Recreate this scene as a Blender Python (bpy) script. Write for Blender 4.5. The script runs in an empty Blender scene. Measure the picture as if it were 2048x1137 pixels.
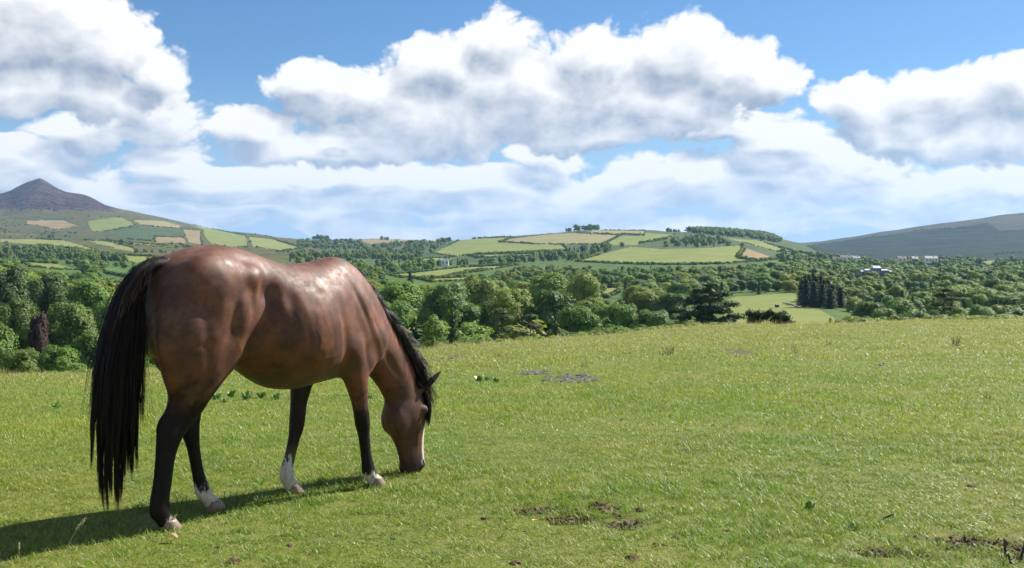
import bpy, bmesh, math, random
import numpy as np
from mathutils import Vector, Matrix, noise as mnoise

# ------------------------------------------------------------------ camera, light, sky
F = 2162.0            # focal length in pixels of the 2048-wide photograph (38 mm on 36 mm)
EYE = 1.55            # eye height
HY = 500.0            # image row of the eye level
R = math.radians
scn = bpy.context.scene
C = scn.collection

cam_d = bpy.data.cameras.new('camera')
cam_d.sensor_width = 36.0
cam_d.lens = F / 2048.0 * 36.0
cam_d.shift_y = -(568.5 - HY) / 2048.0
cam_d.clip_start = 0.05
cam_d.clip_end = 60000
cam = bpy.data.objects.new('camera', cam_d)
C.objects.link(cam)
cam.location = (0, 0, EYE)
cam.rotation_euler = (R(90), 0, 0)
scn.camera = cam

SUN_AZ = math.atan2(0.80, 0.60)      # from +Y towards +X
SUN_EL = R(41)
sun_d = bpy.data.lights.new('sun', 'SUN')
sun_d.energy = 5.0
sun_d.angle = R(0.55)
sun_d.color = (1.0, 0.955, 0.87)
sun = bpy.data.objects.new('sun', sun_d)
C.objects.link(sun)
sdir = Vector((math.sin(SUN_AZ) * math.cos(SUN_EL), math.cos(SUN_AZ) * math.cos(SUN_EL), math.sin(SUN_EL)))
sun.rotation_euler = (-sdir).to_track_quat('-Z', 'Y').to_euler()

scn.view_settings.view_transform = 'Standard'
scn.view_settings.look = 'None'
scn.view_settings.gamma = 1.0
scn.view_settings.exposure = 1.0
scn.view_settings.use_curve_mapping = False
scn.cycles.use_denoising = True
scn.cycles.max_bounces = 6
scn.cycles.diffuse_bounces = 3
scn.cycles.glossy_bounces = 2
scn.cycles.transmission_bounces = 4
scn.cycles.transparent_max_bounces = 6
scn.cycles.volume_bounces = 0
scn.cycles.sample_clamp_indirect = 4.0
scn.render.film_transparent = False


class NT:
    """small helper to write node trees as expressions"""
    def __init__(self, tree):
        self.t = tree
        self.n = tree.nodes
        self.l = tree.links

    def node(self, kind, **kw):
        n = self.n.new(kind)
        for k, v in kw.items():
            setattr(n, k, v)
        return n

    def put(self, sock, v):
        if v is None:
            return
        if isinstance(v, bpy.types.NodeSocket):
            self.l.new(v, sock)
        else:
            if isinstance(v, (tuple, list)) and len(v) == 3 and sock.type == 'RGBA':
                v = (*v, 1.0)
            sock.default_value = v

    def m(self, op, a, b=None, c=None, clamp=False):
        n = self.node('ShaderNodeMath', operation=op, use_clamp=clamp)
        for i, v in enumerate((a, b, c)):
            self.put(n.inputs[i], v)
        return n.outputs[0]

    def vm(self, op, a, b=None, s=None):
        n = self.node('ShaderNodeVectorMath', operation=op)
        self.put(n.inputs[0], a)
        if b is not None:
            self.put(n.inputs[1], b)
        if s is not None:
            self.put(n.inputs['Scale'], s)
        return n.outputs['Value'] if op in ('LENGTH', 'DOT_PRODUCT', 'DISTANCE') else n.outputs['Vector']

    def vma(self, a, b, c):
        n = self.node('ShaderNodeVectorMath', operation='MULTIPLY_ADD')
        for i, v in enumerate((a, b, c)):
            self.put(n.inputs[i], v)
        return n.outputs[0]

    def noise(self, vec, scale, detail=4, rough=0.55, dist=0.0, lac=2.0, dims='3D', col=False):
        n = self.node('ShaderNodeTexNoise', noise_dimensions=dims)
        self.put(n.inputs['Vector'], vec)
        n.inputs['Scale'].default_value = scale
        n.inputs['Detail'].default_value = detail
        n.inputs['Roughness'].default_value = rough
        n.inputs['Lacunarity'].default_value = lac
        n.inputs['Distortion'].default_value = dist
        return n.outputs['Color' if col else 'Fac']

    def voro(self, vec, scale, feature='F1', rnd=1.0, out='Distance', detail=0, smooth=0.6, dims='3D'):
        n = self.node('ShaderNodeTexVoronoi', feature=feature, voronoi_dimensions=dims)
        self.put(n.inputs['Vector'], vec)
        n.inputs['Scale'].default_value = scale
        if 'Randomness' in n.inputs:
            n.inputs['Randomness'].default_value = rnd
        if 'Detail' in n.inputs:
            n.inputs['Detail'].default_value = detail
        if feature == 'SMOOTH_F1':
            n.inputs['Smoothness'].default_value = smooth
        return n.outputs[out]

    def rng(self, v, a, b, c=0.0, d=1.0, smooth=True):
        n = self.node('ShaderNodeMapRange', interpolation_type='SMOOTHSTEP' if smooth else 'LINEAR', clamp=True)
        self.put(n.inputs[0], v)
        for i, x in enumerate((a, b, c, d)):
            self.put(n.inputs[i + 1], x)
        return n.outputs[0]

    def mix(self, f, a, b, mode='MIX'):
        n = self.node('ShaderNodeMix', data_type='RGBA', blend_type=mode)
        self.put(n.inputs[0], f)
        self.put(n.inputs[6], a)
        self.put(n.inputs[7], b)
        return n.outputs[2]

    def xyz(self, v):
        n = self.node('ShaderNodeSeparateXYZ')
        self.put(n.inputs[0], v)
        return n.outputs

    def comb(self, x, y, z=0.0):
        n = self.node('ShaderNodeCombineXYZ')
        for i, v in enumerate((x, y, z)):
            self.put(n.inputs[i], v)
        return n.outputs[0]


def cloud_group():
    """cumulus thickness in the direction (azimuth, elevation), nearer bank and farther bank; positive inside a cloud"""
    g = bpy.data.node_groups.new('cumulus', 'ShaderNodeTree')
    g.interface.new_socket('P', in_out='INPUT', socket_type='NodeSocketVector')
    for nm in ('near', 'near_soft', 'far', 'far_soft'):
        g.interface.new_socket(nm, in_out='OUTPUT', socket_type='NodeSocketFloat')
    k = NT(g)
    gi = k.node('NodeGroupInput')
    go = k.node('NodeGroupOutput')
    p0 = gi.outputs[0]
    # ragged outlines: push the lookup about with noise before measuring the cloud bodies
    w1 = k.vm('SUBTRACT', k.noise(p0, 11.0, 2, 0.55, dims='2D', col=True), (0.5, 0.5, 0.5))
    p = k.vma(w1, (0.034, 0.026, 0), p0)
    # cloud bodies (image column, row, half width, half height) of the 2048-wide photograph
    near = [
        (30, 45, 270, 110), (215, 105, 140, 70), (318, 148, 72, 46), (80, 180, 270, 60),
        (1000, 75, 78, 66), (890, 130, 110, 70), (1210, 118, 180, 68), (1370, 105, 150, 74), (1480, 150, 120, 76),
        (1556, 165, 70, 48), (1100, 195, 420, 98), (620, 168, 118, 50), (730, 190, 190, 74), (860, 240, 260, 92),
        (1330, 215, 220, 70), (500, 256, 100, 42), (705, 268, 58, 22), (700, 300, 320, 36), (1180, 262, 300, 44),
        (1735, 215, 92, 66), (1880, 195, 150, 62), (2070, 185, 180, 72), (1810, 265, 150, 48), (1990, 280, 190, 58),
    ]
    far = [
        (290, 232, 115, 56), (190, 262, 120, 48), (335, 325, 100, 36), (30, 315, 130, 50), (100, 365, 170, 26),
        (1100, 305, 90, 40), (1470, 255, 130, 50), (1560, 290, 120, 46), (1320, 345, 110, 40), (1250, 385, 190, 48),
        (1500, 360, 220, 56), (1690, 335, 120, 56), (1960, 365, 220, 48), (1760, 395, 200, 32),
        (560, 352, 430, 28), (900, 362, 330, 38), (1060, 390, 210, 42), (420, 390, 330, 32), (300, 430, 360, 30), (760, 405, 200, 38),
        (640, 446, 150, 34), (930, 418, 220, 42), (960, 462, 420, 24), (1350, 452, 380, 34), (1760, 436, 280, 22), (225, 365, 40, 24), (702, 402, 26, 12),
        (1180, 432, 200, 40), (1620, 410, 200, 42), (1900, 420, 260, 32), (470, 446, 120, 24),
    ]

    def bank(B):
        acc = None
        for (cx, cy, rx, ry) in B:
            ux = (cx - 1024) / F
            az = math.atan(ux)
            el = math.atan((HY - cy) / F * math.cos(az))
            v = k.vm('LENGTH', k.vma(p, (F / rx, F / ry, 0), (-az * F / rx, -el * F / ry, 0)))
            acc = v if acc is None else k.m('SMOOTH_MIN', acc, v, 0.2)
        return k.m('SUBTRACT', 1.0, acc)
    a, b = bank(near), bank(far)
    # unseen rest of the sky: scattered cumulus, thinned overhead to lower the ambient light
    rad = k.vm('LENGTH', k.vma(p0, (1 / 0.55, 1 / 0.30, 0), (0, -0.2, 0)))
    away = k.rng(rad, 0.95, 1.25)
    stay = k.m('SUBTRACT', 1.0, away)
    high = k.rng(k.xyz(p0)[1], 0.25, 1.0, 0.0, 0.55)
    cov = k.m('SUBTRACT', k.m('MULTIPLY', k.m('SUBTRACT', k.noise(p, 4.2, 2, 0.5, dims='2D'), 0.5), 4.2), high)
    a = k.m('ADD', k.m('MULTIPLY', a, stay), k.m('MULTIPLY', cov, away))
    b = k.m('SUBTRACT', b, k.m('MULTIPLY', away, 3.0))
    # cauliflower lumps and fine wisps
    q = k.vma(p, (1, 1.3, 0), (3.7, 1.3, 0))
    lum = k.m('SUBTRACT', 0.44, k.voro(q, 27.0, dims='2D'))
    lum2 = k.m('SUBTRACT', 0.44, k.voro(p, 66.0, dims='2D'))
    lum3 = k.m('SUBTRACT', 0.44, k.voro(q, 150.0, dims='2D'))
    fb = k.m('SUBTRACT', k.noise(q, 17.0, 6, 0.62, dims='2D'), 0.5)
    puff = k.m('ADD', k.m('MULTIPLY', lum, 0.36), k.m('ADD', k.m('MULTIPLY', lum2, 0.20), k.m('MULTIPLY', lum3, 0.09)))
    qf = k.vma(p, (0.8, 2.0, 0), (1.1, 2.3, 0))
    lf1 = k.m('SUBTRACT', 0.44, k.voro(qf, 24.0, dims='2D'))
    lf2 = k.m('SUBTRACT', 0.44, k.voro(qf, 62.0, dims='2D'))
    puff2 = k.m('ADD', k.m('MULTIPLY', lf1, 0.50), k.m('ADD', k.m('MULTIPLY', lf2, 0.22), k.m('MULTIPLY', lum3, 0.08)))
    for i, v in enumerate((a, b)):
        v = k.m('MAXIMUM', k.m('MINIMUM', v, (0.62, 0.50)[i]), -1.2)
        soft = k.m('ADD', k.m('MULTIPLY', (puff, puff2)[i], 0.72), k.m('MULTIPLY', fb, (0.28, 0.26)[i]))
        full = k.m('ADD', (puff, puff2)[i], k.m('MULTIPLY', fb, (0.95, 0.72)[i]))
        k.l.new(k.m('ADD', v, full), go.inputs[2 * i])
        k.l.new(k.m('ADD', v, soft), go.inputs[2 * i + 1])
    return g


def build_world():
    w = bpy.data.worlds.new('World')
    scn.world = w
    w.use_nodes = True
    w.cycles.sampling_method = 'NONE'      # an even sky needs no importance map
    w.node_tree.nodes.clear()
    k = NT(w.node_tree)
    sky = k.node('ShaderNodeTexSky', sky_type='NISHITA')
    sky.sun_disc = False
    sky.sun_elevation = SUN_EL
    sky.sun_rotation = SUN_AZ
    sky.altitude = 100
    sky.air_density = 1.0
    sky.dust_density = 0.35
    sky.ozone_density = 2.0
    tc = k.node('ShaderNodeTexCoord')
    d = k.vm('NORMALIZE', tc.outputs['Generated'])
    x, y, z = k.xyz(d)
    az = k.m('ARCTAN2', x, y)
    el = k.m('ARCSINE', z)
    P = k.comb(az, el, 0)
    grp = cloud_group()

    def D(v):
        n = k.node('ShaderNodeGroup')
        n.node_tree = grp
        k.put(n.inputs[0], v)
        return n.outputs
    na, nas, fa, fas = D(P)
    _, nas1, _, fas1 = D(k.vm('ADD', P, (0.011, 0.021, 0)))
    hor = k.rng(el, 0.0, 0.16)
    shade = k.mix(hor, (4.9, 5.9, 7.7), (3.5, 4.1, 5.2))
    white = (10.6, 10.5, 10.4)
    low = k.rng(el, 0.0, 0.12, 0.14, 0.0)
    air = (7.7, 8.7, 9.8)
    scol = k.mix(1.0, sky.outputs[0], (0.54, 0.80, 1.08), 'MULTIPLY')
    col = k.mix(k.rng(el, -0.02, 0.17, 1.0, 0.0), scol, (5.2, 7.0, 9.4))
    for (d0, s0, s1, gain, g1, g2) in ((fa, fas, fas1, 0.98, 0.95, 0.80), (na, nas, nas1, 1.0, 0.90, 0.62)):
        alpha = k.rng(d0, -0.02, 0.22)
        # thin sunward rims are bright, what lies behind more cloud is grey
        lit = k.m('ADD', 0.84, k.m('MULTIPLY', k.m('SUBTRACT', s0, s1), g1))
        lit = k.m('SUBTRACT', lit, k.m('MULTIPLY', k.rng(s1, 0.0, 0.95, smooth=False), g2), clamp=True)
        c = k.mix(low, k.mix(k.rng(lit, 0.0, 1.0, smooth=False), shade, white), air)
        col = k.mix(k.m('MULTIPLY', alpha, k.m('MULTIPLY', gain, k.rng(el, -0.06, -0.02))), col, c)
    bg = k.node('ShaderNodeBackground')
    k.put(bg.inputs[0], col)
    bg.inputs[1].default_value = 0.05
    out = k.node('ShaderNodeOutputWorld')
    k.l.new(bg.outputs[0], out.inputs[0])


build_world()

# ------------------------------------------------------------------ helpers
rng = np.random.default_rng(7)


def tag(o, label=None, cat=None, group=None, kind=None):
    if label:
        o['label'] = label
    if cat:
        o['category'] = cat
    if group:
        o['group'] = group
    if kind:
        o['kind'] = kind
    return o


def mesh_obj(name, verts, faces, mat=None, parent=None, smooth=False):
    me = bpy.data.meshes.new(name)
    me.from_pydata([tuple(v) for v in verts] if not isinstance(verts, np.ndarray) else verts.tolist(), [], faces if not isinstance(faces, np.ndarray) else faces.tolist())
    if smooth:
        me.polygons.foreach_set('use_smooth', [True] * len(me.polygons))
    o = bpy.data.objects.new(name, me)
    C.objects.link(o)
    if mat:
        me.materials.append(mat)
    if parent:
        o.parent = parent
    return o


def empty(name, loc=(0, 0, 0), rz=0.0):
    o = bpy.data.objects.new(name, None)
    C.objects.link(o)
    o.location = loc
    o.rotation_euler = (0, 0, rz)
    o.empty_display_size = 0.3
    return o


def material(name):
    m = bpy.data.materials.new(name)
    m.use_nodes = True
    k = NT(m.node_tree)
    b = m.node_tree.nodes['Principled BSDF']
    return m, k, b


def pchip(xs, ys, x):
    """monotone cubic through (xs, ys)"""
    xs = np.asarray(xs, float)
    ys = np.asarray(ys, float)
    h = np.diff(xs)
    dl = np.diff(ys) / h
    m = np.zeros_like(ys)
    m[1:-1] = np.where(dl[:-1] * dl[1:] > 0, 2 * dl[:-1] * dl[1:] / (dl[:-1] + dl[1:] + 1e-12 * np.sign(dl[1:] + dl[:-1])), 0)
    m[0], m[-1] = dl[0], dl[-1]
    x = np.clip(x, xs[0], xs[-1])
    i = np.clip(np.searchsorted(xs, x) - 1, 0, len(xs) - 2)
    t = (x - xs[i]) / h[i]
    return ((2 * t**3 - 3 * t**2 + 1) * ys[i] + (t**3 - 2 * t**2 + t) * h[i] * m[i]
            + (-2 * t**3 + 3 * t**2) * ys[i + 1] + (t**3 - t**2) * h[i] * m[i + 1])


_perm = np.random.default_rng(11).random((256, 256))


def vnoise(x, y):
    xi = np.floor(x).astype(int)
    yi = np.floor(y).astype(int)
    fx = x - xi
    fy = y - yi
    fx = fx * fx * (3 - 2 * fx)
    fy = fy * fy * (3 - 2 * fy)
    a = _perm[xi & 255, yi & 255]
    b = _perm[(xi + 1) & 255, yi & 255]
    c = _perm[xi & 255, (yi + 1) & 255]
    d = _perm[(xi + 1) & 255, (yi + 1) & 255]
    return (a * (1 - fx) + b * fx) * (1 - fy) + (c * (1 - fx) + d * fx) * fy - 0.5


def fbm(x, y, octv=5, gain=0.5):
    s = 0.0
    a = 1.0
    for i in range(octv):
        s = s + a * vnoise(x * 2.0**i + 17.3 * i, y * 2.0**i - 9.1 * i)
        a *= gain
    return s


# ------------------------------------------------------------------ the lie of the land
# each row: distance in metres, then (direction, how far below eye level the ground lies) as columns and rows of the photograph
ROWS = [
    (100, [(-900, 830), (0, 800), (600, 790), (1000, 770), (1400, 735), (1700, 722), (2048, 720), (3000, 720)]),
    (150, [(-900, 790), (0, 768), (600, 765), (1000, 760), (1300, 715), (1500, 690), (1700, 700), (2048, 700), (3000, 700)]),
    (220, [(-900, 730), (0, 705), (600, 705), (1000, 705), (1300, 680), (1500, 656), (1660, 652), (1800, 685), (2048, 690), (3000, 690)]),
    (320, [(-900, 650), (0, 640), (600, 645), (1000, 652), (1300, 640), (1500, 622), (1650, 622), (1800, 640), (2048, 640), (3000, 640)]),
    (450, [(-900, 595), (0, 590), (600, 598), (1000, 608), (1300, 602), (1500, 592), (1650, 588), (1800, 600), (2048, 590), (3000, 590)]),
    (650, [(-900, 558), (0, 556), (600, 562), (850, 566), (1000, 568), (1250, 565), (1500, 562), (1650, 566), (1800, 566), (2048, 556), (3000, 550)]),
    (900, [(-900, 540), (0, 536), (500, 542), (850, 546), (1000, 546), (1250, 535), (1500, 534), (1650, 546), (1800, 550), (2048, 546), (3000, 540)]),
    (1300, [(-900, 520), (0, 514), (500, 521), (850, 525), (1000, 520), (1250, 503), (1400, 498), (1500, 502), (1560, 514), (1650, 526), (1800, 533), (2048, 530), (3000, 525)]),
    (1800, [(-900, 505), (0, 497), (250, 497), (500, 505), (750, 512), (900, 503), (1000, 496), (1250, 481), (1400, 477), (1500, 482), (1600, 500), (1700, 512), (1800, 516), (2048, 510), (3000, 500)]),
    (2400, [(-900, 490), (0, 478), (250, 478), (500, 491), (700, 497), (870, 486), (1000, 475), (1100, 467.5), (1180, 461), (1280, 461), (1350, 465.5), (1400, 463), (1470, 466), (1540, 475), (1600, 488), (1700, 499), (1800, 496), (2048, 478), (3000, 470)]),
    (3300, [(-900, 470), (0, 447), (100, 450), (250, 444), (400, 461), (530, 474), (620, 481), (760, 478.5), (900, 480.5), (1100, 485), (1500, 491), (1600, 487.5), (1700, 475), (1800, 461), (1900, 448), (2048, 430), (2300, 415), (2700, 440), (3000, 455)]),
    (4500, [(-900, 485), (-600, 470), (-300, 430), (-120, 403), (0, 386), (50, 365), (80, 359), (102, 366), (130, 377), (175, 388), (215, 409), (300, 430), (420, 456), (530, 469), (600, 484), (900, 495), (1600, 500), (3000, 500)]),
    (7000, [(-900, 515), (3000, 515)]),
    (12000, [(-900, 508), (3000, 508)]),
]
PX0, PX1 = -900.0, 3000.0
EDGE_Y = [(-900, 800), (0, 757), (150, 750), (300, 742), (600, 720), (750, 708), (880, 698), (1150, 676), (1300, 663), (1400, 656), (1600, 648), (1800, 643), (2048, 639), (3000, 636)]
EDGE_D = [(-900, 22), (0, 26), (600, 33), (1200, 42), (1600, 48), (2048, 52), (3000, 54)]


def curve(pts, px):
    a = np.array(pts, float)
    return pchip(a[:, 0], a[:, 1], px)


LOGR = np.log([r for r, _ in ROWS])


def far_y(px, r):
    """ground row (pixels) far out, for 1-D px (n) and 1-D r (m): n x m"""
    T = np.stack([curve(p, px) for _, p in ROWS], 0)          # rows x n
    out = np.zeros((len(px), len(r)))
    lr = np.log(r)
    for i in range(len(px)):
        out[i] = pchip(LOGR, T[:, i], lr)
    return out


_gp = np.linspace(PX0, PX1, 651)
_gr = np.exp(np.linspace(math.log(100), math.log(12000), 420))
_gy = far_y(_gp, _gr)


def relief(X, Y):
    r = np.hypot(X, Y)
    peak = np.clip(1 - np.hypot(X - (80 - 1024) / F * 4500, (Y - 4500) * 0.6) / 130, 0, None)**1.2 * 24
    return peak + fbm(X / 160 + 5, Y / 160, 4) * np.clip((r - 120) / 900, 0, 1) * 5.0 + fbm(X / 900, Y / 900 + 3, 5) * np.clip((r - 2600) / 1500, 0, 1) * 34.0


def height(X, Y):
    X = np.asarray(X, float)
    Y = np.asarray(Y, float)
    Ys = np.maximum(Y, 3.0)
    px = np.clip(1024 + F * X / Ys, PX0, PX1)
    De = curve(EDGE_D, px)
    ze = EYE - (curve(EDGE_Y, px) - HY) / F * De
    s = np.clip((Y - 7.5) / (De - 7.5), 0, None)
    zfield = ze * np.clip(s, 0, 1)**1.12
    # far table, bilinear
    fi = (px - PX0) / (PX1 - PX0) * 650
    fj = (np.log(np.clip(Ys, 100, 11999)) - math.log(100)) / (math.log(12000) - math.log(100)) * 419
    i = np.clip(fi.astype(int), 0, 649)
    j = np.clip(fj.astype(int), 0, 418)
    a, b = fi - i, fj - j
    y = (_gy[i, j] * (1 - a) + _gy[i + 1, j] * a) * (1 - b) + (_gy[i, j + 1] * (1 - a) + _gy[i + 1, j + 1] * a) * b
    zfar = EYE - (y - HY) / F * np.maximum(Ys, 100)
    t = np.clip((Y - De) / (100 - De), 0, 1)
    z = np.where(Y < De, zfield, ze + (zfar - ze) * t)
    z = np.where(Y > 100, zfar + relief(X, Y), z)
    bump = 0.012 * fbm(X / 0.55, Y / 0.55, 3) + 0.05 * fbm(X / 3.1 + 40, Y / 3.1, 3)
    return z + np.where(Y < 100, bump * np.clip(1 + (Y - 12) / 20, 1, 2.5), 0)


def hz(x, y):
    return float(height(np.array([x]), np.array([y]))[0])


def ground_point(px, py):
    """the first point of the land seen along a direction"""
    ys = np.exp(np.linspace(math.log(3.0), math.log(6500), 2500))
    xs = (px - 1024) / F * ys
    line = EYE - (py - HY) / F * ys
    h = height(xs, ys)
    i = int(np.argmax(h >= line))
    return float(xs[i]), float(ys[i]), float(h[i])


# ------------------------------------------------------------------ fields and moor of the far land, as outlines seen from the field
def inside(poly, x, y):
    p = np.array(poly, float)
    r = np.zeros(x.shape, bool)
    j = len(p) - 1
    for i in range(len(p)):
        c = ((p[i, 1] > y) != (p[j, 1] > y)) & (x < (p[j, 0] - p[i, 0]) * (y - p[i, 1]) / (p[j, 1] - p[i, 1] + 1e-9) + p[i, 0])
        r ^= c
        j = i
    return r


FIELDS = [   # (look, nearest m, farthest m, outline, label)
    ('green', 1500, 4600, [(172, 443), (234, 435), (246, 437), (272, 451), (231, 460), (193, 465), (181, 460)], 'bright green pasture high on the hill below the peak'),
    ('fawn', 1500, 4600, [(261, 440), (325, 442), (367, 453), (352, 458), (287, 452)], 'grey brown strip of rough pasture above the dark scrub'),
    ('scrub', 1500, 4600, [(212, 464), (280, 453), (363, 459), (371, 472), (314, 474), (303, 483), (257, 479)], 'dark scrub patch on the hill below the peak'),
    ('tan', 1500, 4600, [(310, 474), (367, 476), (374, 487), (310, 485)], 'tan stubble field under the dark scrub patch'),
    ('tan', 1500, 4600, [(363, 459), (403, 462), (402, 474), (404, 490), (380, 486), (371, 472)], 'tan rough field between dark scrub and green pasture'),
    ('green', 1500, 4600, [(378, 449), (416, 457), (492, 472), (495, 493), (461, 496), (420, 488), (408, 474), (407, 460)], 'large green hill pasture above the horse croup'),
    ('pale', 1500, 4600, [(499, 474), (545, 479), (605, 498), (567, 503), (505, 494)], 'yellow green pasture above the horse back'),
    ('tan', 1500, 4600, [(55, 442), (125, 440), (159, 453), (113, 461), (76, 453), (50, 450)], 'brown bracken patch below the purple peak'),
    ('pale', 900, 3600, [(-200, 478), (0, 479), (68, 479), (125, 481), (163, 491), (212, 508), (76, 490), (0, 484), (-200, 486)], 'long pale pasture strip at the foot of the mountain'),
    ('pale', 900, 3600, [(166, 481), (212, 483), (265, 496), (280, 506), (227, 497)], 'pale wedge of pasture above the tail of the horse'),
    ('green', 900, 3600, [(212, 481), (340, 493), (355, 497), (265, 490)], 'thin bright green field strip below the scrub patch'),
    ('green', 500, 1800, [(38, 524), (113, 528), (163, 541), (113, 539), (60, 534)], 'small green field behind the wood at the far left'),
    ('green', 500, 2200, [(227, 510), (310, 515), (325, 520), (265, 526), (234, 516)], 'small green meadow behind the horse tail'),
    ('deep', 400, 1500, [(204, 534), (261, 540), (257, 556), (212, 548)], 'deep green meadow next to the horse tail head'),
    ('tan', 2000, 4200, [(714, 480), (789, 477), (793, 485), (752, 492)], 'tan field on the far skyline above the horse neck'),
    ('tan', 2000, 4200, [(800, 478), (871, 477), (885, 480), (871, 486), (789, 487)], 'tan skyline field left of the large green hill'),
    ('green', 1300, 2700, [(923, 479), (1022, 475), (998, 485), (1124, 491), (1138, 503), (953, 510), (899, 514), (868, 507), (899, 491)], 'large light green field on the middle hill'),
    ('fawn', 1300, 2700, [(1025, 477), (1107, 468), (1152, 467), (1240, 471), (1203, 490), (1066, 489), (1001, 485)], 'broad fawn hay field on the middle hill'),
    ('green', 1300, 2700, [(1242, 472), (1288, 473), (1275, 490), (1205, 491)], 'small green paddock right of the fawn hay field'),
    ('green', 1300, 2700, [(1292, 466), (1350, 470), (1329, 480), (1280, 488)], 'green paddock close under the hilltop'),
    ('fawn', 1300, 2700, [(1155, 464), (1200, 461), (1290, 462), (1288, 471), (1242, 470)], 'dry grass cap of the middle hill'),
    ('bright', 900, 2000, [(936, 512), (1022, 510), (1104, 506), (1100, 511), (953, 517)], 'narrow bright green strip under the large hill field'),
    ('bright', 800, 2000, [(830, 519), (909, 515), (902, 522), (837, 526)], 'bright green strip right of the horse withers'),
    ('green', 800, 1700, [(1152, 524), (1200, 510), (1261, 494), (1330, 499), (1400, 497), (1481, 492), (1490, 500), (1478, 516), (1519, 523), (1440, 529), (1348, 531), (1250, 529)], 'wide smooth pasture on the near middle hill'),
    ('tan', 800, 1700, [(1485, 494), (1532, 511), (1555, 519), (1519, 524), (1474, 517)], 'bare tan corner of the wide smooth pasture'),
    ('green', 500, 1300, [(772, 550), (830, 546), (926, 535), (1035, 531), (974, 541), (919, 549), (899, 556), (830, 558), (793, 555)], 'valley pasture right of the horse withers'),
    ('green', 450, 1100, [(834, 559), (933, 555), (935, 562), (864, 565)], 'thin valley field below the pasture with the lone tree'),
    ('green', 380, 900, [(1208, 577), (1238, 574), (1236, 587), (1213, 597), (1197, 594)], 'small bright clearing inside the middle wood'),
    ('green', 1000, 2700, [(1454, 477), (1519, 482), (1560, 497), (1601, 506), (1553, 504), (1485, 485)], 'green strip on the shoulder of the middle hill'),
    ('tan', 1000, 2700, [(1539, 489), (1638, 507), (1635, 513), (1567, 498)], 'tan strip falling to the right of the middle hill'),
    ('green', 200, 620, [(1455, 600), (1471, 594), (1587, 586), (1608, 602), (1638, 619), (1668, 636), (1680, 660), (1440, 665)], 'open green pasture between the cedar and the dark firs'),
    ('forest', 1500, 4400, [(1615, 493), (1700, 481), (1760, 472), (1830, 462), (1900, 458), (1975, 447), (2000, 462), (2060, 458), (2300, 452), (2300, 520), (1985, 520), (1900, 530), (1760, 525), (1650, 510)], 'conifer forest on the flank of the blue hill, darkened for cloud shadow'),  # outline raised towards the ridge to stand in for cloud shadow too
    ('green', 1300, 3300, [(1990, 508), (2048, 505), (2140, 505), (2140, 521), (1997, 519)], 'green pasture at the foot of the blue hill'),
    ('green', 900, 2500, [(1953, 526), (1973, 522), (2028, 524), (1973, 532)], 'small green field over the wood on the right'),
]
WOODS = [    # far woodland seen as masses: nearest, farthest, outline
    (2000, 3000, [(1366, 460), (1390, 455), (1470, 460), (1530, 468), (1562, 482), (1540, 486), (1480, 474), (1400, 470)]),
    (1200, 2600, [(1328, 496), (1345, 482), (1400, 470), (1440, 480), (1462, 490), (1440, 497), (1380, 498)]),
    (1500, 4000, [(740, 492), (850, 484), (905, 478), (860, 512), (800, 518), (720, 505)]),
    (800, 2300, [(640, 505), (740, 505), (850, 515), (930, 520), (1100, 514), (1150, 500), (1255, 491), (1150, 526), (1000, 533), (850, 545), (700, 545), (560, 520)]),
    (1000, 3000, [(600, 480), (720, 482), (740, 500), (640, 498), (580, 490)]),
    (700, 2300, [(1550, 505), (1640, 512), (1760, 515), (1900, 522), (2100, 524), (2100, 545), (1700, 545), (1560, 535)]),
    (700, 2200, [(-250, 500), (0, 498), (120, 500), (220, 512), (330, 530), (220, 530), (100, 522), (-250, 522)]),
]


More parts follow.
